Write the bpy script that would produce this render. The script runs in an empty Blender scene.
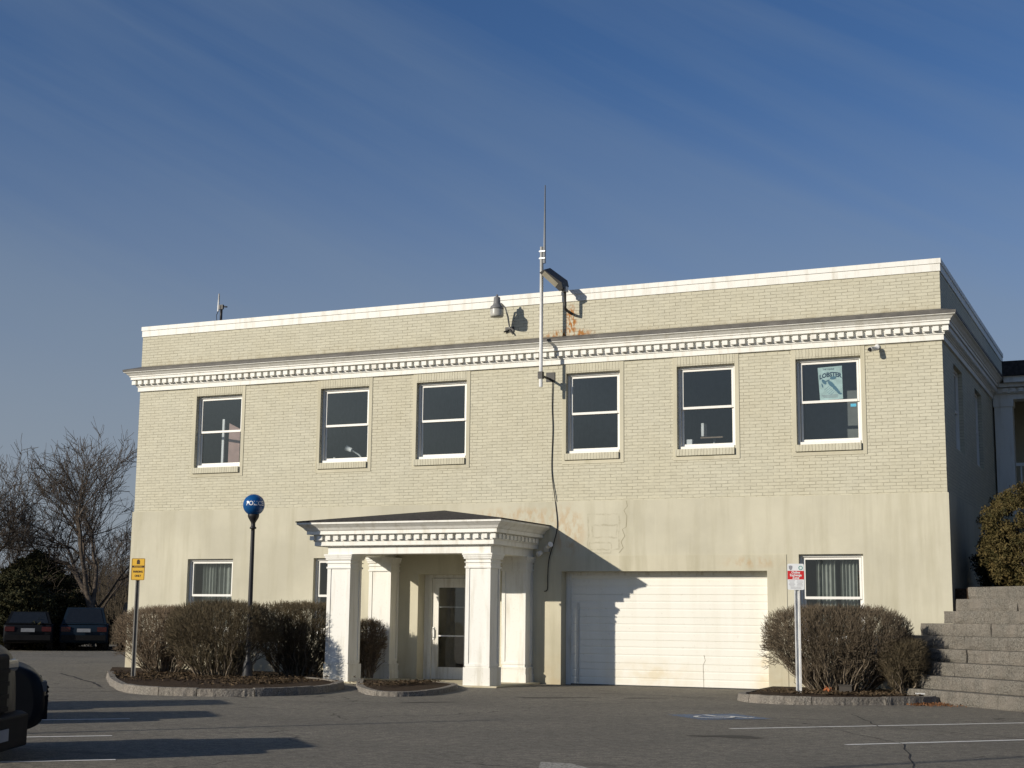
import bpy, math, random
from mathutils import Vector, Matrix, noise
R = math.radians
C = bpy.context.scene.collection
scene = bpy.context.scene

# ------------------------------------------------------------------ camera, sky, sun, exposure
F_PX, YAW, PITCH, ROLL = 1470.05, 0.4226, 0.1574, 0.0105
cam_d = bpy.data.cameras.new('camera'); cam = bpy.data.objects.new('camera', cam_d); C.objects.link(cam)
cam_d.sensor_width = 36.0; cam_d.lens = 36.0 * F_PX / 1024.0
cam_d.clip_start = 0.1; cam_d.clip_end = 3000
cam.location = (0, 0, 1.5)
cam.rotation_mode = 'XYZ'
cam.matrix_world = Matrix.Translation((0, 0, 1.5)) @ (Matrix.Rotation(YAW, 4, 'Z') @ Matrix.Rotation(R(90) + PITCH, 4, 'X') @ Matrix.Rotation(ROLL, 4, 'Z'))
scene.camera = cam

SUN_EL, SUN_AZ = R(19.5), R(36.0)          # light travels towards (sin az, cos az), downwards
world = bpy.data.worlds.new('World'); scene.world = world; world.use_nodes = True
wt = world.node_tree; wt.nodes.clear()
def wn(t, **k):
    n = wt.nodes.new(t)
    for a, b in k.items(): setattr(n, a, b)
    return n
sky = wn('ShaderNodeTexSky', sky_type='NISHITA', sun_disc=False, sun_elevation=SUN_EL, sun_rotation=math.atan2(-math.sin(SUN_AZ), -math.cos(SUN_AZ)) % (2*math.pi))
sky.air_density = 1.0; sky.dust_density = 0.9; sky.ozone_density = 3.0
bg = wn('ShaderNodeBackground'); bg.inputs['Strength'].default_value = 0.068
wo = wn('ShaderNodeOutputWorld')
# thin cirrus streaks, laid out by sky direction
tc = wn('ShaderNodeTexCoord')
mp = wn('ShaderNodeMapping'); mp.vector_type = 'TEXTURE'; mp.inputs['Rotation'].default_value = (0, R(24), R(24)); mp.inputs['Scale'].default_value = (1.3, 0.8, 0.085)
nz = wn('ShaderNodeTexNoise'); nz.inputs['Scale'].default_value = 1.5; nz.inputs['Detail'].default_value = 6; nz.inputs['Roughness'].default_value = 0.55; nz.inputs['Distortion'].default_value = 0.35
mp2 = wn('ShaderNodeMapping'); mp2.inputs['Scale'].default_value = (1.5, 1.5, 3.0)
nz2 = wn('ShaderNodeTexNoise'); nz2.inputs['Scale'].default_value = 2.0; nz2.inputs['Detail'].default_value = 3
rmp = wn('ShaderNodeMapRange'); rmp.inputs['From Min'].default_value = 0.40; rmp.inputs['From Max'].default_value = 0.66; rmp.inputs['To Max'].default_value = 0.44
mul = wn('ShaderNodeMath', operation='MULTIPLY')
mixc = wn('ShaderNodeMix', data_type='RGBA'); mixc.inputs['B'].default_value = (3.0, 3.9, 5.0, 1)
L = wt.links.new
L(tc.outputs['Generated'], mp.inputs['Vector']); L(mp.outputs[0], nz.inputs['Vector'])
L(tc.outputs['Generated'], mp2.inputs['Vector']); L(mp2.outputs[0], nz2.inputs['Vector'])
tint = wn('ShaderNodeMix', data_type='RGBA', blend_type='MULTIPLY'); tint.inputs['Factor'].default_value = 1.0; tint.inputs['B'].default_value = (0.70, 0.94, 1.27, 1)
hz = wn('ShaderNodeMix', data_type='RGBA'); hz.inputs['B'].default_value = (4.1, 4.55, 5.15, 1)       # pale band of haze low in the sky
sz = wn('ShaderNodeSeparateXYZ'); hr = wn('ShaderNodeMapRange', interpolation_type='SMOOTHSTEP')
for k, v in zip(('From Min','From Max','To Min','To Max'), (0.02, 0.38, 0.90, 0.0)): hr.inputs[k].default_value = v
L(tc.outputs['Generated'], sz.inputs[0]); L(sz.outputs['Z'], hr.inputs['Value']); L(hr.outputs[0], hz.inputs['Factor'])
L(nz.outputs['Fac'], rmp.inputs['Value']); L(rmp.outputs[0], mul.inputs[0]); L(nz2.outputs['Fac'], mul.inputs[1])
L(mul.outputs[0], mixc.inputs['Factor']); L(sky.outputs[0], tint.inputs['A']); L(tint.outputs['Result'], hz.inputs['A']); L(hz.outputs['Result'], mixc.inputs['A'])
L(mixc.outputs['Result'], bg.inputs['Color']); L(bg.outputs[0], wo.inputs['Surface'])

sun_d = bpy.data.lights.new('sun', 'SUN'); sun_d.energy = 4.5; sun_d.angle = R(0.53); sun_d.color = (1.0, 0.915, 0.785)
sun = bpy.data.objects.new('sun', sun_d); C.objects.link(sun); sun.location = (-30, -40, 30)
tr = Vector((math.sin(SUN_AZ)*math.cos(SUN_EL), math.cos(SUN_AZ)*math.cos(SUN_EL), -math.sin(SUN_EL)))
sun.rotation_euler = tr.to_track_quat('-Z', 'Y').to_euler()
scene.view_settings.view_transform = 'Standard'; scene.view_settings.look = 'None'
scene.view_settings.exposure = 0.0; scene.view_settings.gamma = 1.0; scene.view_settings.use_curve_mapping = False

# ------------------------------------------------------------------ material helpers
class NT:
    def __init__(s, name, rough=0.7, spec=0.3, metal=0.0):
        s.m = bpy.data.materials.new(name); s.m.use_nodes = True; s.t = s.m.node_tree
        s.b = s.t.nodes['Principled BSDF']; s.b.inputs['Roughness'].default_value = rough
        s.b.inputs['Specular IOR Level'].default_value = spec; s.b.inputs['Metallic'].default_value = metal
        s.tc = s.t.nodes.new('ShaderNodeTexCoord'); s.geo = s.t.nodes.new('ShaderNodeNewGeometry')
        s.pos = s.geo.outputs['Position']
    def n(s, t, **k):
        x = s.t.nodes.new(t)
        for a, b in k.items(): setattr(x, a, b)
        return x
    def l(s, a, b): s.t.links.new(a, b)
    def val(s, sock, v):
        if hasattr(v, 'is_output'): s.l(v, sock)
        else: sock.default_value = v
    def math(s, op, a, b=None, c=None, clamp=False):
        x = s.n('ShaderNodeMath', operation=op, use_clamp=clamp); s.val(x.inputs[0], a)
        if b is not None: s.val(x.inputs[1], b)
        if c is not None: s.val(x.inputs[2], c)
        return x.outputs[0]
    def mapping(s, src, scale=(1,1,1), rot=(0,0,0), loc=(0,0,0)):
        x = s.n('ShaderNodeMapping'); s.l(src, x.inputs[0]); x.inputs['Scale'].default_value = scale
        x.inputs['Rotation'].default_value = rot; x.inputs['Location'].default_value = loc; return x.outputs[0]
    def noise(s, scale, detail=4, rough=0.55, src=None, dist=0.0):
        x = s.n('ShaderNodeTexNoise'); s.l(src if src is not None else s.pos, x.inputs['Vector'])
        x.inputs['Scale'].default_value = scale; x.inputs['Detail'].default_value = detail
        x.inputs['Roughness'].default_value = rough; x.inputs['Distortion'].default_value = dist; return x.outputs['Fac']
    def ramp(s, f, lo, hi, a=0.0, b=1.0):
        x = s.n('ShaderNodeMapRange'); s.l(f, x.inputs['Value'])
        for k, v in zip(('From Min','From Max','To Min','To Max'), (lo, hi, a, b)): x.inputs[k].default_value = v
        return x.outputs[0]
    def mix(s, f, a, b, mode='MIX'):
        x = s.n('ShaderNodeMix', data_type='RGBA', blend_type=mode); s.val(x.inputs['Factor'], f)
        for k, v in (('A', a), ('B', b)):
            if hasattr(v, 'is_output'): s.l(v, x.inputs[k])
            else: x.inputs[k].default_value = (*v, 1)
        return x.outputs['Result']
    def bump(s, h, strength=0.5, dist=0.01, nrm=None):
        x = s.n('ShaderNodeBump'); s.l(h, x.inputs['Height']); x.inputs['Strength'].default_value = strength
        x.inputs['Distance'].default_value = dist
        if nrm is not None: s.l(nrm, x.inputs['Normal'])
        return x.outputs[0]
    def col(s, c):
        if hasattr(c, 'is_output'): s.l(c, s.b.inputs['Base Color'])
        else: s.b.inputs['Base Color'].default_value = (*c, 1)
    def xyz(s):
        x = s.n('ShaderNodeSeparateXYZ'); s.l(s.pos, x.inputs[0]); return x.outputs
    def blob(s, cx, cz, rx, rz):      # soft elliptical patch on the front wall
        X, Y, Z = s.xyz()
        a = s.math('POWER', s.math('ABSOLUTE', s.math('DIVIDE', s.math('SUBTRACT', X, cx), rx)), 2.0)
        b = s.math('POWER', s.math('ABSOLUTE', s.math('DIVIDE', s.math('SUBTRACT', Z, cz), rz)), 2.0)
        return s.math('SUBTRACT', 1.0, s.math('SQRT', s.math('ADD', a, b)), clamp=True)
    def streaks(s, sx=6.0, sz=0.35, lo=0.5, hi=0.75):
        return s.ramp(s.noise(1.0, 5, 0.6, s.mapping(s.pos, (sx, sx, sz))), lo, hi)

def simple(name, c, rough=0.7, spec=0.3, metal=0.0, var=0.12, scale=6.0, bump=0.0):
    m = NT(name, rough, spec, metal)
    f = m.ramp(m.noise(scale, 4), 0.3, 0.7)
    m.col(m.mix(f, tuple(x*(1-var) for x in c), tuple(min(1, x*(1+var)) for x in c)))
    if bump: m.l(m.bump(m.noise(scale*8, 5), bump, 0.004), m.b.inputs['Normal'])
    return m.m

CREAM = (0.574, 0.547, 0.427)
def brick_mat(name, soldier=False):
    m = NT(name, 0.75, 0.25)
    X, Y, Z = m.xyz()
    cb = m.n('ShaderNodeCombineXYZ')
    m.l(m.math('ADD', X, Y), cb.inputs[0]); m.l(Z, cb.inputs[1])
    wob = m.noise(5.0, 3)
    wv = m.n('ShaderNodeVectorMath', operation='ADD'); m.l(cb.outputs[0], wv.inputs[0])
    off = m.n('ShaderNodeCombineXYZ'); m.l(m.math('MULTIPLY', m.math('SUBTRACT', wob, 0.5), 0.06), off.inputs[0]); m.l(m.math('MULTIPLY', m.math('SUBTRACT', m.noise(7.0, 2), 0.5), 0.022), off.inputs[1])
    m.l(off.outputs[0], wv.inputs[1])
    bt = m.n('ShaderNodeTexBrick'); bt.offset = 0.5; bt.offset_frequency = 2; bt.squash = 1.0
    if soldier:
        bt.offset = 0.0
        bt.inputs['Brick Width'].default_value = 0.0715; bt.inputs['Row Height'].default_value = 0.60
    else:
        bt.inputs['Brick Width'].default_value = 0.262; bt.inputs['Row Height'].default_value = 0.0722
    m.l(wv.outputs[0], bt.inputs['Vector'])
    bt.inputs['Scale'].default_value = 1.0; bt.inputs['Mortar Size'].default_value = 0.0085; bt.inputs['Mortar Smooth'].default_value = 0.6; bt.inputs['Bias'].default_value = 0.0
    bt.inputs['Color1'].default_value = (0, 0, 0, 1); bt.inputs['Color2'].default_value = (1, 1, 1, 1); bt.inputs['Mortar'].default_value = (0.5, 0.5, 0.5, 1)
    tone = m.n('ShaderNodeSeparateColor'); m.l(bt.outputs['Color'], tone.inputs[0])
    base = m.mix(m.math('MULTIPLY', tone.outputs[0], 0.8), CREAM, tuple(x*0.86 for x in CREAM))
    base = m.mix(m.ramp(m.noise(0.6, 5, 0.6), 0.40, 0.68, 0.0, 0.35), base, (0.50, 0.455, 0.315))
    base = m.mix(m.ramp(m.noise(14, 4), 0.5, 0.8, 0.0, 0.3), base, (0.70, 0.665, 0.51))
    # recess shade of the joints painted into the colour, with patchy grime
    jt = m.math('MULTIPLY', bt.outputs['Fac'], m.ramp(m.noise(6.0, 5, 0.7), 0.38, 0.60, 0.15, 0.80))
    base = m.mix(jt, base, (0.27, 0.245, 0.175))
    # rust runs below the floodlight bracket
    if not soldier:
        r1 = m.math('MULTIPLY', m.math('MAXIMUM', m.blob(-12.70, 8.42, 0.17, 0.46), m.math('MULTIPLY', m.blob(-12.78, 8.10, 0.75, 0.16), 0.8)), 2.6, clamp=True)
        r1 = m.math('MULTIPLY', r1, m.ramp(m.noise(11, 5, 0.6, m.mapping(m.pos, (1.6, 1, 0.7))), 0.44, 0.56))
        base = m.mix(r1, base, (0.36, 0.15, 0.035))
        d2 = m.math('MULTIPLY', m.ramp(Z, 8.02, 8.30, 1.0, 0.0), m.ramp(m.noise(5, 4), 0.42, 0.68))
        base = m.mix(m.math('MULTIPLY', m.math('MULTIPLY', d2, m.math('GREATER_THAN', Z, 7.9)), 0.45), base, (0.27, 0.215, 0.11))
    m.col(base)
    h = m.math('SUBTRACT', m.math('MULTIPLY', m.noise(30, 3), 0.15), bt.outputs['Fac'])
    m.l(m.bump(h, 0.7, 0.006), m.b.inputs['Normal'])
    return m.m

def stucco_mat(name, base=(0.580, 0.549, 0.428), stain=0.6):
    m = NT(name, 0.85, 0.2)
    c = m.mix(m.ramp(m.noise(0.5, 5, 0.6), 0.38, 0.66), base, tuple(x*0.84 for x in base))
    c = m.mix(m.math('MULTIPLY', m.streaks(3.5, 0.30, 0.50, 0.78), stain), c, (0.39, 0.36, 0.25))
    c = m.mix(m.math('MULTIPLY', m.streaks(9, 0.6, 0.62, 0.80), 0.30), c, (0.66, 0.635, 0.51))
    X, Y, Z = m.xyz()
    st = m.math('MULTIPLY', m.math('MAXIMUM', m.blob(-14.0, 3.78, 1.7, 0.32), m.math('MAXIMUM', m.blob(-12.75, 3.5, 0.5, 0.7), m.math('MULTIPLY', m.blob(-8.4, 2.74, 0.9, 0.16), 0.55))), 2.2, clamp=True)
    st = m.math('MULTIPLY', st, m.ramp(m.noise(4.5, 5, 0.65, m.mapping(m.pos, (1.5, 1, 0.8))), 0.44, 0.60))
    c = m.mix(m.math('MULTIPLY', st, 0.45), c, (0.44, 0.27, 0.12))
    low = m.math('MULTIPLY', m.ramp(Z, 0.0, 0.8, 1.0, 0.0), m.ramp(m.noise(3.5, 5), 0.35, 0.62))
    c = m.mix(m.math('MULTIPLY', low, 0.45), c, (0.43, 0.33, 0.18))
    # patched and repainted panel right of the porch
    X0, X1, Z0, Z1 = -12.25, -11.50, 3.05, 3.85
    wx = m.math('ADD', X, m.math('MULTIPLY', m.math('SUBTRACT', m.noise(6, 3), 0.5), 0.10))
    wz = m.math('ADD', Z, m.math('MULTIPLY', m.math('SUBTRACT', m.noise(7, 3), 0.5), 0.10))
    def outline(x0, x1, z0, z1, w=0.016):
        dx = m.math('SUBTRACT', m.math('ABSOLUTE', m.math('SUBTRACT', wx, (x0+x1)/2)), (x1-x0)/2)
        dz = m.math('SUBTRACT', m.math('ABSOLUTE', m.math('SUBTRACT', wz, (z0+z1)/2)), (z1-z0)/2)
        d = m.math('ABSOLUTE', m.math('MAXIMUM', dx, dz))
        return m.ramp(d, w*0.4, w*1.6, 1.0, 0.0)
    oo = m.math('MAXIMUM', outline(X0, X1, Z0, Z1), m.math('MAXIMUM', outline(-12.15, -11.55, 3.32, 3.60), outline(-12.2, -11.7, 2.97, 3.20)))
    oo = m.math('MULTIPLY', oo, m.ramp(m.noise(9, 3), 0.40, 0.58, 0.15, 0.8))
    c = m.mix(m.math('MULTIPLY', oo, 0.5), c, (0.27, 0.24, 0.16))
    m.col(c)
    h = m.math('ADD', m.noise(45, 4), m.math('MULTIPLY', m.noise(2.0, 4), 1.5))
    m.l(m.bump(h, 0.25, 0.008), m.b.inputs['Normal'])
    return m.m

def white_mat(name, c=(0.80, 0.79, 0.735), dirt=0.55, rough=0.55):
    m = NT(name, rough, 0.35)
    f = m.math('MULTIPLY', m.streaks(7, 0.8, 0.50, 0.74), dirt)
    x = m.mix(f, c, (0.50, 0.46, 0.36))
    x = m.mix(m.ramp(m.noise(25, 4), 0.60, 0.72, 0, 0.35*dirt), x, (0.40, 0.36, 0.28))
    m.col(x); m.l(m.bump(m.noise(20, 4), 0.12, 0.004), m.b.inputs['Normal'])
    return m.m

def asphalt_mat():
    m = NT('asphalt', 0.9, 0.25)
    g = m.noise(38, 4, 0.8); a = m.noise(0.35, 5, 0.6); b = m.noise(3.0, 5, 0.6)
    c = m.mix(m.ramp(g, 0.36, 0.66), (0.105, 0.096, 0.076), (0.430, 0.392, 0.312))
    c = m.mix(m.ramp(a, 0.36, 0.64, 0, 0.45), c, (0.115, 0.107, 0.092))
    c = m.mix(m.ramp(b, 0.50, 0.75, 0, 0.35), c, (0.23, 0.212, 0.18))
    c = m.mix(m.ramp(m.noise(7.0, 6, 0.8), 0.40, 0.60, 0, 0.7), c, (0.098, 0.089, 0.074))
    c = m.mix(m.ramp(m.noise(20.0, 3, 0.75), 0.56, 0.70, 0, 0.5), c, (0.31, 0.285, 0.24))
    vo = m.n('ShaderNodeTexVoronoi', feature='DISTANCE_TO_EDGE'); vo.inputs['Scale'].default_value = 0.16
    wv = m.n('ShaderNodeVectorMath', operation='ADD'); m.l(m.pos, wv.inputs[0])
    nzc = m.n('ShaderNodeTexNoise'); m.l(m.pos, nzc.inputs['Vector']); nzc.inputs['Scale'].default_value = 1.1; nzc.inputs['Detail'].default_value = 4
    sc = m.n('ShaderNodeVectorMath', operation='SCALE'); m.l(nzc.outputs['Color'], sc.inputs[0]); sc.inputs['Scale'].default_value = 1.6
    m.l(sc.outputs[0], wv.inputs[1]); m.l(wv.outputs[0], vo.inputs['Vector'])
    cr = m.math('MULTIPLY', m.ramp(vo.outputs['Distance'], 0.0015, 0.006, 1.0, 0.0), m.ramp(m.noise(0.4, 2), 0.45, 0.55))
    c = m.mix(m.math('MULTIPLY', cr, 0.65), c, (0.035, 0.033, 0.030))
    oil = m.ramp(m.noise(0.8, 3, 0.5, m.mapping(m.pos, (0.7, 1.6, 1), (0, 0, R(35)))), 0.66, 0.74, 0, 0.40)
    c = m.mix(oil, c, (0.055, 0.052, 0.046))
    m.col(c)
    m.l(m.bump(m.math('ADD', m.noise(48, 4, 0.8), m.math('MULTIPLY', m.noise(5, 4), 0.6)), 0.75, 0.028), m.b.inputs['Normal'])
    return m.m

def granite_mat(name, light=(0.34, 0.32, 0.285), dark=(0.12, 0.11, 0.10)):
    m = NT(name, 0.85, 0.3)
    c = m.mix(m.ramp(m.noise(40, 4, 0.7), 0.38, 0.66), dark, light)
    c = m.mix(m.ramp(m.noise(3, 5), 0.40, 0.68, 0, 0.6), c, (0.23, 0.20, 0.165))
    c = m.mix(m.ramp(m.noise(0.9, 4, 0.6), 0.42, 0.62, 0, 0.45), c, tuple(x*.45 for x in light))
    c = m.mix(m.math('MULTIPLY', m.streaks(9, 1.2, 0.54, 0.72), 0.45), c, (0.055, 0.050, 0.042))
    m.col(c)
    m.l(m.bump(m.math('ADD', m.noise(7, 5, 0.7), m.math('MULTIPLY', m.noise(40, 3), 0.3)), 0.9, 0.05), m.b.inputs['Normal'])
    return m.m

def glass_mat(name='window_glass', tint=(0.80, 0.84, 0.86)):
    m = bpy.data.materials.new(name); m.use_nodes = True; t = m.node_tree; t.nodes.clear()
    o = t.nodes.new('ShaderNodeOutputMaterial'); mx = t.nodes.new('ShaderNodeMixShader')
    tr_ = t.nodes.new('ShaderNodeBsdfTransparent'); tr_.inputs[0].default_value = (*tint, 1)
    gl = t.nodes.new('ShaderNodeBsdfGlossy'); gl.inputs['Roughness'].default_value = 0.02; gl.inputs['Color'].default_value = (1.0, 0.98, 0.90, 1)
    ge = t.nodes.new('ShaderNodeNewGeometry'); dt = t.nodes.new('ShaderNodeVectorMath'); dt.operation = 'DOT_PRODUCT'
    t.links.new(ge.outputs['Normal'], dt.inputs[0]); t.links.new(ge.outputs['Incoming'], dt.inputs[1])
    def mt(op, a, b):
        x = t.nodes.new('ShaderNodeMath'); x.operation = op
        for i, v in enumerate((a, b)):
            if v is None: continue
            if hasattr(v, 'is_output'): t.links.new(v, x.inputs[i])
            else: x.inputs[i].default_value = v
        return x.outputs[0]
    fac = mt('ADD', mt('MULTIPLY', mt('POWER', mt('SUBTRACT', 1.0, mt('ABSOLUTE', dt.outputs['Value'], None)), 5.0), 0.88), 0.12)
    nz_ = t.nodes.new('ShaderNodeTexNoise'); nz_.inputs['Scale'].default_value = 1.3
    tcn = t.nodes.new('ShaderNodeNewGeometry'); t.links.new(tcn.outputs['Position'], nz_.inputs['Vector'])
    bp = t.nodes.new('ShaderNodeBump'); bp.inputs['Strength'].default_value = 0.08; bp.inputs['Distance'].default_value = 0.02
    t.links.new(nz_.outputs['Fac'], bp.inputs['Height']); t.links.new(bp.outputs[0], gl.inputs['Normal'])
    t.links.new(fac, mx.inputs[0]); t.links.new(tr_.outputs[0], mx.inputs[1]); t.links.new(gl.outputs[0], mx.inputs[2])
    t.links.new(mx.outputs[0], o.inputs['Surface'])
    return m

M = {}
M['brick'] = brick_mat('painted_brick'); M['soldier'] = brick_mat('painted_soldier_brick', True)
M['stucco'] = stucco_mat('painted_stucco'); M['surround'] = stucco_mat('painted_concrete', (0.578, 0.542, 0.414), 0.8)
M['white'] = white_mat('white_paint'); M['vinyl'] = white_mat('window_vinyl', (0.80, 0.79, 0.74), 0.12, 0.4)
M['oldwhite'] = white_mat('worn_white_paint', (0.76, 0.745, 0.68), 0.9)
def garage_paint():
    m = NT('garage_door_paint', 0.5, 0.35)
    c = m.mix(m.math('MULTIPLY', m.streaks(2.2, 0.25, 0.48, 0.72), 0.30), (0.79, 0.775, 0.70), (0.60, 0.57, 0.46))
    st = m.math('MAXIMUM', m.blob(-8.15, .25, .45, 1.1), m.math('MULTIPLY', m.blob(-10.8, .25, 1.3, .45), 0.7))
    c = m.mix(m.math('MULTIPLY', m.math('MULTIPLY', st, 1.8, clamp=True), m.ramp(m.noise(3, 5), .35, .6, .05, .5)), c, (0.62, 0.50, 0.28))
    c = m.mix(m.ramp(m.noise(16, 5), .62, .74, 0, .25), c, (0.42, 0.38, 0.29))
    m.col(c); return m.m
M['door_white'] = garage_paint()
M['flash'] = simple('lead_flashing', (0.115, 0.108, 0.098), 0.6, 0.4, 0.0, 0.35, 3.0)
M['shingle'] = simple('dark_shingles', (0.045, 0.042, 0.042), 0.9, 0.2, 0, 0.4, 12, 0.6)
M['asphalt'] = asphalt_mat()
M['granite'] = granite_mat('granite_blocks', (0.27, 0.25, 0.212), (0.070, 0.064, 0.053)); M['kerb'] = granite_mat('granite_kerb', (0.36, 0.33, 0.285), (0.10, 0.09, 0.075))
M['glass'] = glass_mat()
M['room'] = simple('dim_room_wall', (0.20, 0.21, 0.20), 0.9, 0.1)
M['black'] = simple('black_metal', (0.018, 0.018, 0.020), 0.5, 0.4); M['iron'] = simple('dark_iron', (0.05, 0.048, 0.045), 0.55, 0.4)
M['galv'] = simple('galvanised_steel', (0.52, 0.52, 0.50), 0.45, 0.5, 0.5); M['whitemetal'] = simple('white_metal', (0.72, 0.72, 0.70), 0.45, 0.4)
M['mulch'] = simple('dark_mulch', (0.050, 0.034, 0.022), 0.95, 0.1, 0, 0.6, 20, 1.0)
M['grass'] = simple('winter_grass', (0.11, 0.105, 0.045), 0.95, 0.1, 0, 0.4, 3, 0.8)
M['paintline'] = NT('worn_road_paint', 0.8)
def _pl(name, c, wear):
    m = NT(name, 0.8, 0.2); f = m.ramp(m.noise(28, 5, 0.7), wear-0.06, wear+0.08)
    m.col(m.mix(f, (0.14, 0.13, 0.115), c)); return m.m
M['paintline'] = _pl('worn_white_road_paint', (0.74, 0.72, 0.66), 0.36)
M['paintold'] = _pl('faded_road_paint', (0.42, 0.40, 0.34), 0.47)
M['paintblue'] = _pl('worn_blue_road_paint', (0.11, 0.20, 0.34), 0.50)
M['blueglobe'] = simple('blue_globe_glass', (0.006, 0.075, 0.24), 0.22, 0.6)
M['letters'] = simple('white_lettering', (0.8, 0.8, 0.8), 0.5)
M['twig'] = simple('brown_twigs', (0.140, 0.110, 0.075), 0.85, 0.2, 0, 0.5, 9)
M['stem'] = simple('grey_brown_stems', (0.215, 0.175, 0.130), 0.85, 0.2, 0, 0.4, 9)
M['twigred'] = simple('reddish_twigs', (0.185, 0.140, 0.095), 0.85, 0.2, 0, 0.5, 9)
M['twigdark'] = simple('dark_brown_twigs', (0.105, 0.083, 0.050), 0.85, 0.2, 0, 0.5, 9)
M['bark'] = simple('grey_brown_bark', (0.080, 0.065, 0.052), 0.9, 0.1, 0, 0.4, 5, 0.5)
M['barkdark'] = simple('dark_bark', (0.060, 0.050, 0.042), 0.9, 0.1, 0, 0.4, 5)
def leafm(name, a, b):
    m = NT(name, 0.8, 0.2); m.col(m.mix(m.ramp(m.noise(4.5, 5, 0.7), 0.36, 0.64), a, b)); return m.m
M['yew'] = leafm('yew_needles', (0.048, 0.046, 0.016), (0.135, 0.098, 0.036))
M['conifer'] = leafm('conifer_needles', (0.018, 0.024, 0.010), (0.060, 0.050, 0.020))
M['brush'] = leafm('dry_brush', (0.055, 0.045, 0.030), (0.10, 0.08, 0.055))

# ------------------------------------------------------------------ mesh helpers
class MB:
    def __init__(s): s.v = []; s.f = []; s.smooth = []
    def add(s, vs, fs, smooth=False):
        o = len(s.v); s.v += [tuple(p) for p in vs]; s.f += [tuple(i+o for i in f) for f in fs]; s.smooth += [smooth]*len(fs); return s
    def box(s, x0, x1, y0, y1, z0, z1):
        vs = [(x, y, z) for z in (z0, z1) for x, y in ((x0,y0),(x1,y0),(x1,y1),(x0,y1))]
        return s.add(vs, [(3,2,1,0),(4,5,6,7),(0,1,5,4),(1,2,6,5),(2,3,7,6),(3,0,4,7)])
    def obox(s, o, u, v, w):        # oriented box: corner + three edge vectors
        o, u, v, w = map(Vector, (o, u, v, w))
        vs = [o, o+u, o+u+v, o+v, o+w, o+u+w, o+u+v+w, o+v+w]
        return s.add(vs, [(3,2,1,0),(4,5,6,7),(0,1,5,4),(1,2,6,5),(2,3,7,6),(3,0,4,7)])
    def quad(s, *p): return s.add(p, [tuple(range(len(p)))])
    def tube(s, pts, rad, n=8, cap=True, smooth=True):
        pts = [Vector(p) for p in pts]; k = len(pts)
        rads = rad if isinstance(rad, (list, tuple)) else [rad]*k
        vs = []; ref = None
        for i, p in enumerate(pts):
            d = (pts[min(i+1, k-1)] - pts[max(i-1, 0)])
            if d.length < 1e-9: d = Vector((0,0,1))
            d.normalize()
            if ref is None:
                ref = Vector((1,0,0)) if abs(d.x) < 0.9 else Vector((0,1,0))
            a = d.cross(ref)
            if a.length < 1e-6: a = d.cross(Vector((0,0,1)))
            a.normalize(); b = d.cross(a)
            ref = a.cross(d)
            for j in range(n):
                t = 2*math.pi*j/n; vs.append(p + (a*math.cos(t) + b*math.sin(t))*rads[i])
        fs = [(i*n+j, i*n+(j+1)%n, (i+1)*n+(j+1)%n, (i+1)*n+j) for i in range(k-1) for j in range(n)]
        s.add(vs, fs, smooth)
        if cap:
            o = len(s.v) - k*n
            s.f += [tuple(o+j for j in range(n)), tuple(o+(k-1)*n+n-1-j for j in range(n))]; s.smooth += [False, False]
        return s
    def lathe(s, c, prof, n=24, axis='z', smooth=True):
        c = Vector(c); vs = []
        for r, h in prof:
            for j in range(n):
                t = 2*math.pi*j/n; a, b = r*math.cos(t), r*math.sin(t)
                vs.append(c + (Vector((a, b, h)) if axis == 'z' else Vector((h, a, b)) if axis == 'x' else Vector((a, h, b))))
        k = len(prof)
        s.add(vs, [(i*n+j, i*n+(j+1)%n, (i+1)*n+(j+1)%n, (i+1)*n+j) for i in range(k-1) for j in range(n)], smooth)
        return s
    def prism(s, pts, d):
        n = len(pts); d = Vector(d); vs = [Vector(p) for p in pts]; vs += [p + d for p in vs]
        return s.add(vs, [tuple(range(n-1, -1, -1)), tuple(range(n, 2*n))] + [(i, (i+1) % n, n+(i+1) % n, n+i) for i in range(n)])
    def build(s, name, mat, parent=None, loc=None):
        me = bpy.data.meshes.new(name)
        o = bpy.data.objects.new(name, me); C.objects.link(o)
        if parent is not None:
            o.parent = parent; off = WO.get(parent.name, Vector((0,0,0)))
        elif loc is not None:
            off = Vector(loc); o.location = off
        else: off = Vector((0,0,0))
        WO[o.name] = off
        me.from_pydata([(p[0]-off.x, p[1]-off.y, p[2]-off.z) for p in s.v], [], s.f)
        me.polygons.foreach_set('use_smooth', s.smooth)
        me.materials.append(mat); me.update()
        return o
WO = {}
def tag(o, label=None, cat=None, group=None, kind=None):
    if label: o['label'] = label
    if cat: o['category'] = cat
    if group: o['group'] = group
    if kind: o['kind'] = kind
    return o
def thing(name, label, cat, loc=(0,0,0), group=None, rz=0):
    o = bpy.data.objects.new(name, None); C.objects.link(o); o.location = loc; o.rotation_euler = (0,0,rz)
    WO[o.name] = Vector(loc) if rz == 0 else Vector((0,0,0)); o.empty_display_size = 0.3
    return tag(o, label, cat, group)
def copy_tree(o, parent=None):
    c = o.copy(); C.objects.link(c); c.parent = parent
    for ch in [x for x in bpy.data.objects if x.parent == o]: copy_tree(ch, c)
    return c
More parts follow.
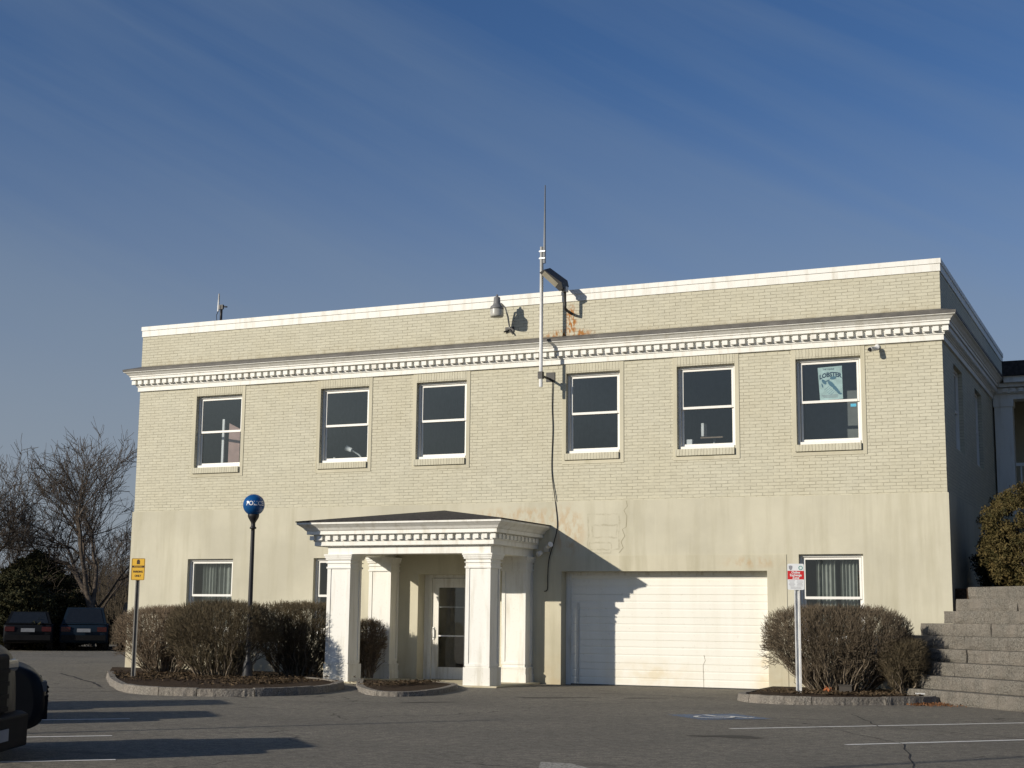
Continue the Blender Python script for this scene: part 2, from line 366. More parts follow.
def text_mb(txt, size, ax=(1,0,0), up=(0,0,1), origin=(0,0,0), depth=0.002, align='CENTER', fn=None, sx=1.0, bold=0.0):
    cu = bpy.data.curves.new('t', 'FONT'); cu.body = txt; cu.size = size; cu.align_x = align; cu.align_y = 'CENTER'; cu.offset = bold; cu.resolution_u = 3
    ob = bpy.data.objects.new('t', cu); C.objects.link(ob)
    bpy.context.view_layer.update()
    me = bpy.data.meshes.new_from_object(ob.evaluated_get(bpy.context.evaluated_depsgraph_get()))
    ax, up, origin = Vector(ax), Vector(up), Vector(origin)
    vs = [(origin + ax*(v.co.x*sx) + up*v.co.y) if fn is None else fn(v.co.x*sx, v.co.y) for v in me.vertices]
    mb = MB(); mb.add(vs, [tuple(p.vertices) for p in me.polygons])
    bpy.data.objects.remove(ob); bpy.data.meshes.remove(me)
    return mb

# ------------------------------------------------------------------ ground
D = 31.62; XL, XR = -25.20, -4.25; ZT = 9.17; ZS = 4.165; YB = 44.0
def sheet(name, pts, z, mat, **k):
    mb = MB(); mb.add([(x, y, z) for x, y in pts], [tuple(range(len(pts)))]); o = mb.build(name, mat); tag(o, kind='structure', **k); return o
sheet('ground', [(-600,-300),(600,-300),(600,900),(-600,900)], -0.02, M['grass'])
sheet('car_park', [(-75,-40),(60,-40),(60,46),(-36,46),(-41,49.5),(-75,24)], 0.0, M['asphalt'])
sheet('far_car_park', [(-75,24.3),(-41,49.8),(-36,46.3),(-20,46.3),(-20,75),(-90,75)], 0.004, M['asphalt'])
kb = MB()
kb.obox((-60,36.3,0),(24.0,16.9,0),(-0.12,0.17,0),(0,0,0.12)); tag(kb.build('far_kerb', M['kerb']), kind='structure')

# painted markings
def line(a, b, w, mat, label, cat='road marking', group=None, z=0.004):
    a, b = Vector((*a, z)), Vector((*b, z)); d = (b-a).normalized(); nrm = Vector((-d.y, d.x, 0))*w/2
    mb = MB(); n = 30; random.seed(int(a.x*100)); vs = []
    for i in range(n+1):
        p = a.lerp(b, i/n); j = random.uniform(-.006, .006)
        vs += [p+nrm*(1+j*8), p-nrm*(1-j*8)]
    mb.add(vs, [(2*i, 2*i+1, 2*i+3, 2*i+2) for i in range(n)])
    o = mb.build('painted_line', mat); tag(o, label, cat, group); return o
line((-5.77,20.34), (-1.2,25.0), 0.10, M['paintline'], 'long thin white stall line nearer the granite steps', group='white parking stall lines')
line((-3.80,18.52), (-0.9,21.6), 0.10, M['paintline'], 'thin white stall line at the lower right, nearest the photographer', group='white parking stall lines')
line((-13.84,17.50), (-17.6,13.9), 0.10, M['paintline'], 'farthest white stall line on the left, crossed by the middle dark shadow', group='white parking stall lines')
line((-12.12,15.00), (-16.0,11.3), 0.10, M['paintline'], 'white stall line lying inside the wide dark shadow', group='white parking stall lines')
line((-10.12,12.60), (-14.0,8.9), 0.10, M['paintline'], 'sunlit white stall line beside the front of the black pickup', group='white parking stall lines')
ar = MB(); ar.add([(-6.20,14.62,.004),(-5.98,14.05,.004),(-5.3,13.5,.004),(-5.0,13.9,.004),(-5.55,14.3,.004),(-5.85,14.62,.004)], [(0,1,2,3,4,5)])
tag(ar.build('painted_arrow', M['paintold']), 'worn white painted arrow at the bottom edge of the asphalt', 'road marking')
# accessible bay symbol
bs = thing('accessible_symbol', 'worn blue square with white wheelchair symbol painted on the asphalt', 'road marking', (-6.6, 22.7, 0))
bx, by = Vector((0.70, 0.66, 0)), Vector((-0.68, 0.73, 0)); o0 = Vector((-6.62, 22.72, 0.004))
MB().add([o0+bx*a+by*b for a, b in ((-.62,-.62),(.62,-.62),(.62,.62),(-.62,.62))], [(0,1,2,3)]).build('blue_square', M['paintblue'], bs)
sy = MB()
def flat_strip(pts, w, z=0.004):
    for i in range(len(pts)-1):
        a = o0+bx*pts[i][0]+by*pts[i][1]; b = o0+bx*pts[i+1][0]+by*pts[i+1][1]; d = (b-a).normalized(); nn = Vector((-d.y, d.x, 0))*w/2
        up = Vector((0,0,z+0.0004*i)); sy.add([a-nn+up, b-nn+up, b+nn+up, a+nn+up], [(0,1,2,3)])
flat_strip([(-.05,.42),(-.02,.05),(.22,.05),(.34,-.34),(.46,-.30)], 0.09)
flat_strip([(-.15+.30*math.cos(t), -.12+.30*math.sin(t)) for t in [R(x) for x in range(110, 385, 20)]], 0.07, 0.008)
sy.build('wheelchair_figure', M['paintline'], bs)
cr = MB(); random.seed(4)
for seg in ([(380,0)],):
    pass
# tar-filled seams
def seam(pts, w, label):
    mb = MB(); vs = []
    P_ = [Vector((x, y, 0.005)) for x, y in pts]; Q = []
    for i in range(len(P_)-1):
        for k in range(8): Q.append(P_[i].lerp(P_[i+1], k/8) + Vector((random.uniform(-.03,.03), random.uniform(-.03,.03), 0)))
    Q.append(P_[-1])
    for i, p in enumerate(Q):
        d = (Q[min(i+1,len(Q)-1)]-Q[max(i-1,0)]).normalized(); nn = Vector((-d.y,d.x,0))*w*random.uniform(.35,.65); vs += [p+nn, p-nn]
    mb.add(vs, [(2*i,2*i+1,2*i+3,2*i+2) for i in range(len(Q)-1)])
    o = mb.build('asphalt_seam', M['shingle']); tag(o, kind='structure')
seam([(-25.5,29.5),(-21.6,26.0),(-20.2,24.6)], 0.06, '')
seam([(-29,27),(-24,25.2),(-22.2,23.2),(-19.8,24.2)], 0.04, '')
seam([(-6.5,22.4),(-4.6,21.2),(-3.2,19.0),(-2.6,16)], 0.013, '')
seam([(-4.9,24.5),(-4.0,21.9),(-1.5,20.5)], 0.02, '')

M['tar'] = _pl('dark_tar_patch', (0.070, 0.064, 0.054), 0.36)
def blot(cx, cy, rx, ry, rot, seed):
    mb = MB(); rn = random.Random(seed); pts = []
    for k in range(28):
        t = 2*math.pi*k/28; q = 1+.22*math.sin(3*t+seed)+rn.uniform(-.12,.12); a, b = rx*q*math.cos(t), ry*q*math.sin(t)
        pts.append((cx+a*math.cos(rot)-b*math.sin(rot), cy+a*math.sin(rot)+b*math.cos(rot), .0035))
    mb.add(pts, [tuple(range(28))]); tag(mb.build('asphalt_stain', M['tar']), kind='structure')
blot(-10.9, 26.3, .75, .16, R(35), 1); blot(-9.4, 27.2, .40, .12, R(35), 2); blot(-12.2, 23.6, .5, .10, R(50), 3); blot(-5.4, 19.0, .45, .2, R(10), 4)
seam([(-22,21.5),(-17.5,24.2),(-15.5,22.9)], 0.05, ''); seam([(-12.8,27.9),(-10.4,28.4),(-8.2,28.0)], 0.035, '')
# ------------------------------------------------------------------ the building
B = thing('office_building', 'two-storey cream painted brick and stucco building with white cornice and pillared porch', 'building', (-14.7, D, 0))
def wall_sheet(mb, x0, x1, z0, z1, holes, y, depth, axis='x'):
    xs = sorted({x0, x1, *[h[0] for h in holes], *[h[1] for h in holes]}); zs = sorted({z0, z1, *[h[2] for h in holes], *[h[3] for h in holes]})
    xs = [x for x in xs if x0 <= x <= x1]; zs = [z for z in zs if z0 <= z <= z1]
    def P(x, d, z): return (x, y+d, z) if axis == 'x' else (y-d, x, z)
    for i in range(len(xs)-1):
        for j in range(len(zs)-1):
            cx, cz = (xs[i]+xs[i+1])/2, (zs[j]+zs[j+1])/2
            if any(h[0] < cx < h[1] and h[2] < cz < h[3] for h in holes): continue
            mb.quad(P(xs[i],0,zs[j]), P(xs[i+1],0,zs[j]), P(xs[i+1],0,zs[j+1]), P(xs[i],0,zs[j+1]))
    for a, b, c, d in holes:
        c2 = max(c, z0)
        mb.quad(P(a,0,c2), P(a,0,d), P(a,depth,d), P(a,depth,c2)); mb.quad(P(b,0,d), P(b,0,c2), P(b,depth,c2), P(b,depth,d))
        mb.quad(P(a,0,d), P(b,0,d), P(b,depth,d), P(a,depth,d))
        if c > z0: mb.quad(P(b,0,c2), P(a,0,c2), P(a,depth,c2), P(b,depth,c2))
UP = [(-23.33,-21.90), (-19.52,-18.12), (-16.78,-15.415), (-12.82,-11.485), (-10.11,-8.76), (-7.385,-5.97)]
LO = [(-23.375,-21.97), (-19.57,-18.20), (-7.395,-6.018)]
ZU0, ZU1, ZL0, ZL1 = 5.27, 7.17, 1.05, 2.905
SY = D - 0.03        # stucco face
w = MB(); wall_sheet(w, XL, XR, ZS, 8.90, [(a, b, ZU0, ZU1) for a, b in UP], D, 0.20)
SIDE_W = [(33.30, 34.75), (37.05, 38.40)]
wall_sheet(w, D, YB, ZS, 8.90, [(a, b, ZU0, ZU1) for a, b in SIDE_W], XR, 0.20, 'y')
w.quad((XL, YB, ZS), (XL, D, ZS), (XL, D, 8.9), (XL, YB, 8.9)); w.quad((XR, YB, ZS), (XL, YB, ZS), (XL, YB, 8.9), (XR, YB, 8.9))
w.build('brick_wall', M['brick'], B)
w = MB(); wall_sheet(w, XL-.03, XR+.03, -0.1, ZS, [(a, b, ZL0, ZL1) for a, b in LO] + [(-12.905, -8.09, -0.1, 2.555), (-16.62, -15.10, -0.1, 2.50)], SY, 0.36)
wall_sheet(w, SY, YB, -0.1, ZS, [], XR+.03, 0.2, 'y')
w.quad((XL-.03, YB, -.1), (XL-.03, SY, -.1), (XL-.03, SY, ZS), (XL-.03, YB, ZS)); w.quad((XR, YB, -.1), (XL, YB, -.1), (XL, YB, ZS), (XR, YB, ZS))
w.quad((XL-.03, SY, ZS), (XR+.03, SY, ZS), (XR+.03, D+.001, ZS), (XL-.03, D+.001, ZS)); w.quad((XR-.001, SY, ZS), (XR+.03, SY, ZS), (XR+.03, YB, ZS), (XR-.001, YB, ZS))
w.build('stucco_wall', M['stucco'], B)
MB().box(XL+.05, XR-.05, D+.05, YB-.05, 8.60, 8.65).build('roof', M['shingle'], B)
# parapet coping
cp = MB()
for (a, b, c, d) in ((.035, .28, 9.06, ZT), (.018, .25, 8.895, 9.058)):
    cp.box(XL-a, XR+a, D-a, D+b, c, d); cp.box(XR-b, XR+a, D+b, YB, c, d); cp.box(XL-a, XL+b, D+b, YB, c, d); cp.box(XL+b, XR-b, YB-b, YB, c, d)
cp.build('coping', M['white'], B)
# thin shadow lip beneath the coping
# main cornice, swept along left return, front and right side
def cornice(mb, prof, x0, x1, yf, yl, yr):
    # prof: closed list of (p, z); path around three sides
    n = len(prof); rings = []
    for sx, sy, px, py in ((x0, yl, -1, 0), (x0, yf, -1, -1), (x1, yf, 1, -1), (x1, yr, 1, 0)):
        rings.append([(sx+px*p, sy+py*p, z) for p, z in prof])
    vs = [v for r in rings for v in r]
    mb.add(vs, [(i*n+j, (i+1)*n+j, (i+1)*n+(j+1) % n, i*n+(j+1) % n) for i in range(3) for j in range(n)] + [tuple(range(n)), tuple(3*n+n-1-j for j in range(n))])
def dentils(mb, x0, x1, yf, yr, p0, p1, z0, z1, pitch, wd, yl):
    # one continuous toothed strip round left return, front and right side
    out = []
    n = int((yl-yf+p1-wd*1.6)/pitch)
    for i in range(n, -1, -1):
        y = yf-p1+wd*.9+pitch-wd+i*pitch
        out += [(x0-p0-.004, y+wd), (x0-p1, y+wd), (x0-p1, y), (x0-p0-.004, y)]
    out += [(x0-p0-.004, yf-p0-.004)]
    n = int((x1-x0+2*p1)/pitch); st = (x1-x0+2*p1-wd)/n
    for i in range(n+1):
        x = x0-p1+i*st
        if i == 0: out[-1] = (x0-p0-.004, yf-p0); x = x0-p1
        out += [(x, yf-p0-.004), (x, yf-p1), (x+wd, yf-p1), (x+wd, yf-p0-.004)]
    out += [(x1+p1, yf-p0), (x1+p0+.004, yf-p0+.004)]
    n = int((yr-yf+p1-wd*1.6)/pitch)
    for i in range(n+1):
        y = yf-p1+wd*.9+pitch-wd+i*pitch
        out += [(x1+p0+.004, y), (x1+p1, y), (x1+p1, y+wd), (x1+p0+.004, y+wd)]
    N = len(out); inn = []
    for (x, y) in out:
        xi = min(max(x, x0-p0), x1+p0); yi = max(y, yf-p0)
        inn.append((xi if yi > yf-p0 else min(max(x, x0-p0), x1+p0), yi))
        if x <= x0-p0 and y > yf-p0: inn[-1] = (x0-p0, y)
        if x >= x1+p0 and y > yf-p0: inn[-1] = (x1+p0, y)
    vs = [(x, y, z) for z in (z0, z1) for x, y in out] + [(x, y, z) for z in (z0, z1) for x, y in inn]
    fs = []
    for i in range(N-1):
        fs += [(i, i+1, N+i+1, N+i), (i+1, i, 2*N+i, 2*N+i+1), (N+i, N+i+1, 3*N+i+1, 3*N+i)]
    mb.add(vs, fs)
fz = MB(); cornice(fz, [(.0005,7.395),(.045,7.395),(.045,7.505),(.07,7.515),(.07,7.545),(.0005,7.545)], XL, XR, D, YB, YB); fz.build('frieze', M['white'], B)
c1 = MB(); cornice(c1, [(.0005,7.546),(.09,7.546),(.09,7.69),(.19,7.70),(.19,7.765),(.215,7.775),(.215,7.80),(.245,7.825),(.28,7.862),(.33,7.888),(.33,7.905),(.0005,7.905)], XL, XR, D, YB, YB)
c1.build('cornice', M['white'], B)
dn = MB(); dentils(dn, XL, XR, D, YB, .0885, .165, 7.572, 7.672, .20, .125, YB); dn.build('dentil_row', M['white'], B)
fl = MB(); cornice(fl, [(.002,7.906),(.345,7.906),(.350,7.962),(.002,8.075)], XL, XR, D, YB, YB); fl.build('cornice_flashing', M['flash'], B)
# brick panels round the upper windows
gs = MB()
gs.box(-13.30, -12.907, SY-.012, SY+.01, -.05, 2.905); gs.box(-8.088, -7.66, SY-.012, SY+.01, -.05, 2.905); gs.box(-12.907, -8.088, SY-.012, SY+.01, 2.557, 2.905)
gs.build('garage_surround', M['surround'], B)

# ---- windows
def window(a, b, z0, z1, y, axis='x', kind='up', rec=0.10):
    def bx_(mb, x0, x1, d0, d1, c, d):
        if axis == 'x': mb.box(x0, x1, y+d0, y+d1, c, d)
        else: mb.box(y-d1, y-d0, x0, x1, c, d)
    e = 0.002; zm = (z0+z1)/2
    fr = MB(); t = 0.055
    bx_(fr, a+e, a+t, rec, rec+.10, z0+e, z1-e); bx_(fr, b-t, b-e, rec, rec+.10, z0+e, z1-e); bx_(fr, a+t, b-t, rec, rec+.10, z1-t, z1-e); bx_(fr, a+t, b-t, rec-.03, rec+.10, z0+e, z0+.075)
    win = fr.build('window', M['vinyl'], B)
    s1 = MB(); i0, i1 = a+t+.012, b-t-.012; s = 0.045
    bx_(s1, i0, i0+s, rec+.025, rec+.055, zm-.02, z1-t-.015); bx_(s1, i1-s, i1, rec+.025, rec+.055, zm-.02, z1-t-.015); bx_(s1, i0+s, i1-s, rec+.025, rec+.055, z1-t-.055, z1-t-.015); bx_(s1, i0+s, i1-s, rec+.018, rec+.055, zm-.025, zm+.03)
    s1.build('upper_sash', M['vinyl'], win)
    s2 = MB(); zb = z0+.078
    bx_(s2, i0, i0+s, rec+.06, rec+.09, zb, zm+.02); bx_(s2, i1-s, i1, rec+.06, rec+.09, zb, zm+.02); bx_(s2, i0+s, i1-s, rec+.06, rec+.09, zb, zb+.055); bx_(s2, i0+s, i1-s, rec+.06, rec+.09, zm-.02, zm+.02)
    s2.build('lower_sash', M['vinyl'], win)
    for c, d, q in ((zm+.03, z1-t-.055, rec+.04), (zb+.055, zm-.02, rec+.075)):
        g = MB()
        if axis == 'x': g.quad((i0+s, y+q, c), (i1-s, y+q, c), (i1-s, y+q, d), (i0+s, y+q, d))
        else: g.quad((y-q, i0+s, c), (y-q, i1-s, c), (y-q, i1-s, d), (y-q, i0+s, d))
        g.build('pane', M['glass'], win)
    if axis == 'x' and kind == 'up':
        p = 0.013; l, r_ = a-.095, b+.095; sm = MB()
        sm.add([(l,D-p,z0-.24),(l,D-p,7.394),(a-.001,D-p,7.394),(a-.001,D-p,z0-.145),(b+.001,D-p,z0-.145),(b+.001,D-p,7.394),(r_,D-p,7.394),(r_,D-p,z0-.24)]+[(l,D+.01,z0-.24),(l,D+.01,7.394),(a-.001,D+.01,7.394),(a-.001,D+.01,z0-.145),(b+.001,D+.01,z0-.145),(b+.001,D+.01,7.394),(r_,D+.01,7.394),(r_,D+.01,z0-.24)],
               [(0,3,2,1)[::-1],(0,7,4,3)[::-1],(7,6,5,4)[::-1]]+[(i,(i+1)%8,8+(i+1)%8,8+i) for i in range(8)])
        sm.build('window_panel', M['surround'], win)
        MB().box(a-.001, b+.001, D-p-.003, D+.01, z1+.002, 7.394).build('brick_lintel', M['soldier'], win)
        MB().box(a-.04, b-.02, D-p-.045, D+.19, z0-.143, z0+.004).build('brick_sill', M['soldier'], win)
    # room behind
    rm = MB(); q0, q1 = rec+.12, 3.2; m_ = .5
    pts = [(a-m_, b+m_, z0-.9, z1+.35)][0]
    X0, X1, Z0, Z1 = pts
    if kind == 'low': Z1 = min(Z1, 3.1); Z0 = .1
    def W(x, d, z): return (x, y+d, z) if axis == 'x' else (y-d, x, z)
    rm.quad(W(X0,q1,Z0), W(X1,q1,Z0), W(X1,q1,Z1), W(X0,q1,Z1)); rm.quad(W(X0,q0,Z0), W(X0,q1,Z0), W(X0,q1,Z1), W(X0,q0,Z1)); rm.quad(W(X1,q1,Z0), W(X1,q0,Z0), W(X1,q0,Z1), W(X1,q1,Z1))
    rm.quad(W(X0,q0,Z0), W(X1,q0,Z0), W(X1,q1,Z0), W(X0,q1,Z0)); rm.quad(W(X0,q1,Z1), W(X1,q1,Z1), W(X1,q0,Z1), W(X0,q0,Z1))
    for (x0, x1, c, d) in ((X0, a, Z0, Z1), (b, X1, Z0, Z1), (a, b, Z0, z0), (a, b, z1, Z1)):
        rm.quad(W(x0,q0,c), W(x1,q0,c), W(x1,q0,d), W(x0,q0,d))
    rm.build('room', M['room'], win)
    return win
wins = [window(a, b, ZU0, ZU1, D) for a, b in UP] + [window(a, b, ZL0, ZL1, SY, kind='low', rec=.10) for a, b in LO] + [window(a, b, ZU0, ZU1, XR, 'y') for a, b in SIDE_W]
# curtains and blinds behind the lower windows
M['curtain'] = simple('grey_green_curtain', (0.32, 0.33, 0.285), 0.9, 0.1)
for wi, (a, b) in zip((6, 7, 8), LO):
    cu = MB(); n = 60
    for (x0, x1) in ((a+.30, a+.72), (a+.82, b-.18)) if wi == 8 else ((a+.22, a+.68), (a+.70, b-.05)):
        for k in range(n):
            u0, u1 = k/n, (k+1)/n
            f = lambda u: SY+.36+.035*math.sin(u*math.pi*2*5)+.012*math.sin(u*37)
            cu.add([(x0+(x1-x0)*u0, f(u0), 1.0), (x0+(x1-x0)*u1, f(u1), 1.0), (x0+(x1-x0)*u1, f(u1), 2.86), (x0+(x1-x0)*u0, f(u0), 2.86)], [(0,1,2,3)], True)
    cu.build('curtain', M['curtain'], wins[wi])

# ---- garage door
gd = MB(); gy = SY+.30; n = 5; h = 2.555/n
prof = []
for k in range(n):
    z = k*h
    prof += [(0, z+.004), (0, z+h*.30), (.006, z+h*.33), (.006, z+h*.36), (0, z+h*.39), (0, z+h*.63), (.006, z+h*.66), (.006, z+h*.69), (0, z+h*.72), (0, z+h-.008), (.014, z+h-.006), (.014, z+h+.002)]
vs = [(x, gy+p, z) for p, z in prof for x in (-12.78, -8.12)]
gd.add(vs, [(2*i, 2*i+1, 2*i+3, 2*i+2) for i in range(len(prof)-1)]); gd.build('garage_door', M['door_white'], B)
gf = MB(); gf.box(-12.903, -12.78, gy-.02, gy+.02, 0, 2.553); gf.box(-12.78, -8.092, gy-.02, gy+.02, 2.47, 2.553); gf.box(-8.12, -8.092, gy-.03, gy+.02, 0, 2.47)
gf.build('garage_door_stop', M['oldwhite'], B)
MB().box(-12.62, -12.585, gy-.03, gy-.004, .06, 1.85).build('guide_rod', M['galv'], B)
ckd = MB()
for i, ((xa, za), (xb, zb)) in enumerate(zip([(-9.62,.72),(-9.59,.60),(-9.64,.50),(-9.63,.05)], [(-9.59,.60),(-9.64,.50),(-9.63,.05),(-9.63,.02)])): ckd.quad((xa-.006,gy-.003-.0003*i,za),(xa+.006,gy-.003-.0003*i,za),(xb+.006,gy-.003-.0003*i,zb),(xb-.006,gy-.003-.0003*i,zb))
ckd.build('door_crack', simple('faint_crack', (0.40,0.37,0.30), .8), B)
MB().box(-12.78, -8.12, gy-.015, gy+.01, -.01, .022).build('door_seal', M['black'], B)

# ---- entrance door
ey = SY+.34
ed = MB(); ed.box(-16.40,-16.235,ey,ey+.05,.03,2.41); ed.box(-15.545,-15.38,ey,ey+.05,.03,2.41); ed.box(-16.235,-15.545,ey,ey+.05,2.19,2.41); ed.box(-16.235,-15.545,ey,ey+.05,.03,.31)
door = ed.build('entrance_door', M['oldwhite'], B)
df = MB(); df.box(-16.50,-16.41,ey-.03,ey+.06,0,2.42); df.box(-15.37,-15.28,ey-.03,ey+.06,0,2.42); df.box(-16.50,-15.28,ey-.03,ey+.06,2.422,2.498)
df.box(-16.618,-16.502,ey,ey+.06,0,2.498); df.box(-15.278,-15.102,ey,ey+.06,0,2.498)
df.build('door_frame', M['oldwhite'], B)
g = MB(); g.quad((-16.235,ey+.025,.31),(-15.545,ey+.025,.31),(-15.545,ey+.025,2.19),(-16.235,ey+.025,2.19)); g.build('door_pane', M['glass'], door)
MB().box(-16.235,-15.545,ey+.005,ey+.02,1.03,1.06).build('push_bar', M['whitemetal'], door); MB().box(-16.235,-15.545,ey+.028,ey+.04,1.72,1.735).build('glazing_bar', M['whitemetal'], door)
hn = MB(); hn.box(-16.38,-16.33,ey-.02,ey,.95,1.25); hn.tube([(-16.355,ey-.02,1.0),(-16.355,ey-.07,1.02),(-16.355,ey-.07,1.2),(-16.355,ey-.02,1.22)],.010,6); hn.build('handle', M['galv'], door)
rm = MB()
rm.quad((-17.2,34.5,0),(-14.6,34.5,0),(-14.6,34.5,2.6),(-17.2,34.5,2.6)); rm.quad((-17.2,ey+.07,0),(-17.2,34.5,0),(-17.2,34.5,2.6),(-17.2,ey+.07,2.6)); rm.quad((-14.6,34.5,0),(-14.6,ey+.07,0),(-14.6,ey+.07,2.6),(-14.6,34.5,2.6))
rm.quad((-17.2,ey+.07,.0),(-14.6,ey+.07,.0),(-14.6,34.5,.0),(-17.2,34.5,.0)); rm.quad((-17.2,ey+.07,2.6),(-14.6,ey+.07,2.6),(-14.6,34.5,2.6),(-17.2,34.5,2.6))
rm.build('lobby', M['room'], B)

# ---- porch
PO = MB()  # porch floor slab is the porch part itself
PO.box(-17.95,-13.4,29.15,SY-.002,0.0,.035); porch = PO.build('porch', M['surround'], B)
def panelled_post(x0, x1, y0, y1, name, sides='fr'):
    mb = MB(); zt = 2.885
    i = .016
    mb.box(x0+i, x1-i, y0+i, y1-i if y1 < SY-.1 else y1, .02, zt)                      # core (panel depth)
    m_ = .09
    yb = y1 if y1 < SY-.1 else y1
    def frame_x(y, s):    # stiles and rails on front face
        ya, yb_ = sorted((y, y+s*(i+.001)))
        mb.box(x0, x0+m_, ya, yb_, .50, 2.55); mb.box(x1-m_, x1, ya, yb_, .50, 2.55); mb.box(x0, x1, ya, yb_, 2.551, zt-.001); mb.box(x0, x1, ya, yb_, .44, .499)
    frame_x(y0, 1)
    for x, s in ((x1, -1), (x0, 1)):
        xa, xb = sorted((x, x+s*(i+.001)))
        yy0, yy1 = y0+.0175, y1-.0175 if y1 < SY-.1 else y1
        if yy1-yy0 > .3:
            mb.box(xa, xb, yy0, yy0+m_, .50, 2.55); mb.box(xa, xb, yy1-m_, yy1, .50, 2.55)
        else: mb.box(xa, xb, yy0, yy1, .50, 2.55)
        mb.box(xa, xb, yy0, yy1, 2.551, zt-.001); mb.box(xa, xb, yy0, yy1, .44, .499)
    post = mb.build(name, M['white'], porch)
    return post
def trims(x0, x1, y0, y1, plain):
    cap = MB(); f = 0 if y1 < SY-.1 else None
    def ring(e, c, d, mb): mb.box(x0-e, x1+e, y0-e, (y1+e) if f == 0 else y1, c, d)
    ring(.018, 2.56, 2.60, cap); ring(.022, 2.68, 2.70, cap); ring(.035, 2.76, 2.80, cap); ring(.05, 2.801, 2.845, cap); ring(.065, 2.846, 2.886, cap)
    cap.build('capital', M['white'], porch)
    bs_ = MB(); ring(.022 if plain else .03, 0.01, .42, bs_) if plain else (ring(.035, .0, .22, bs_), ring(.02, .221, .34, bs_), ring(.03, .341, .38, bs_))
    bs_.build('plinth', M['oldwhite'], porch)
for x0, x1 in ((-17.74,-17.14), (-14.22,-13.62)):
    panelled_post(x0, x1, 29.25, 29.79, 'column'); trims(x0, x1, 29.25, 29.79, True)
    panelled_post(x0, x1, SY-.42, SY-.002, 'pilaster'); trims(x0, x1, SY-.42, SY-.002, False)
en = MB()
for (x0, x1, y0, y1) in ((-17.74,-13.62,29.25,29.75), (-17.74,-17.24,29.751,SY-.001), (-14.12,-13.62,29.751,SY-.001)): en.box(x0, x1, y0, y1, 2.887, 3.06)
en.box(-17.24,-14.12,29.75,SY-.001,3.03,3.055)
en.build('entablature', M['white'], porch)
pc = MB(); cornice(pc, [(-.2,3.061),(.06,3.061),(.10,3.075),(.10,3.165),(.12,3.175),(.12,3.315),(.235,3.325),(.235,3.40),(.265,3.42),(.30,3.47),(.385,3.535),(.41,3.55),(.41,3.595),(-.2,3.595)], -17.93, -13.60, 29.23, SY-.002, SY-.002)
pc.build('porch_cornice', M['white'], porch)
pd = MB(); dentils(pd, -17.93, -13.60, 29.23, SY-.1, .1185, .185, 3.20, 3.295, .205, .12, SY-.1); pd.build('porch_dentil_row', M['white'], porch)
rf = MB(); a = .43
fx0, fx1, fy = -17.93-a, -13.60+a, 29.23-a
rf.add([(fx0,fy,3.596),(fx1,fy,3.596),(fx1,SY-.003,3.596),(fx0,SY-.003,3.596),(fx0,fy,3.62),(fx1,fy,3.62),(fx1,SY-.003,3.62),(fx0,SY-.003,3.62),(-15.95,SY-.003,4.02)],
       [(0,1,5,4),(1,2,6,5),(3,0,4,7),(4,5,8),(5,6,8),(7,4,8)]); rf.build('porch_roof', M['shingle'], porch)
# crack in the stucco
ck = MB(); random.seed(8)
pts = [(-11.32,4.15),(-11.30,4.02),(-11.38,3.93),(-11.31,3.80),(-11.33,3.55),(-11.42,3.50),(-11.36,3.35),(-11.45,3.22),(-11.40,3.08),(-11.50,2.97)]
for i in range(len(pts)-1):
    (x0,z0),(x1,z1) = pts[i], pts[i+1]; e = .006
    ck.add([(x0-e,SY-.0022-.0002*i,z0),(x0+e,SY-.0022-.0002*i,z0),(x1+e,SY-.0022-.0002*i,z1),(x1-e,SY-.0022-.0002*i,z1)], [(0,1,2,3)])
ck.build('wall_crack', simple('crack_line', (0.30, 0.27, 0.18), 0.9), B)

# ---- side wing with raised porch
M['wing_white'] = M['white']
WY = 40.9
wg = MB(); wg.box(XR+.034, 9.0, WY+.6, WY+.8, 0, 4.3); wg.box(XR+.034, 9.0, 43.6, 43.7, 4.3, 8.0)
wing = wg.build('side_wing', M['stucco'], B)
MB().box(XR+.034, 9, WY-.02, 43.6, 4.12, 4.30).build('porch_deck', M['surround'], wing)
for x in (-4.2, -1.2, 1.8, 4.8):
    p = MB(); p.box(x, x+.46, WY, WY+.42, 4.302, 7.39); p.box(x+.07, x+.39, WY-.012, WY-.001, 4.75, 7.05); p.box(x-.03, x+.49, WY-.03, WY+.45, 7.2, 7.39); p.box(x-.03, x+.49, WY-.03, WY+.45, 4.303, 4.6); p.build('porch_post', M['white'], wing)
we = MB(); we.box(XR+.05, 9, WY-.03, WY+.5, 7.391, 7.545); we.box(XR+.1, 9, WY-.12, WY+.5, 7.546, 7.69); we.box(XR+.2, 9, WY-.24, WY+.5, 7.70, 7.80); we.box(XR+.35, 9, WY-.38, WY+.5, 7.801, 7.965)
for i in range(60): we.box(-3.95+i*.2, -3.825+i*.2, WY-.19, WY-.121, 7.572, 7.672)
we.build('wing_cornice', M['white'], wing)
wr = MB(); wr.box(-3.92, 9.2, WY-.46, WY+3.5, 7.967, 8.36); wr.add([(-3.6,WY-.2,8.361),(9,WY-.2,8.361),(9,WY+3.5,8.361),(-3.6,WY+3.5,8.361),(-1.6,WY+1.6,8.75),(9,WY+1.6,8.75)], [(0,1,5,4),(0,4,3),(3,4,5,2)]); wr.build('wing_roof', M['shingle'], wing)
rl = MB(); rl.box(-3.73,-1.2,WY+.18,WY+.24,5.62,5.70); rl.box(-3.73,-1.2,WY+.18,WY+.24,4.45,4.52); rl.box(-.74,1.8,WY+.18,WY+.24,5.62,5.70); rl.box(-.74,1.8,WY+.18,WY+.24,4.45,4.52)
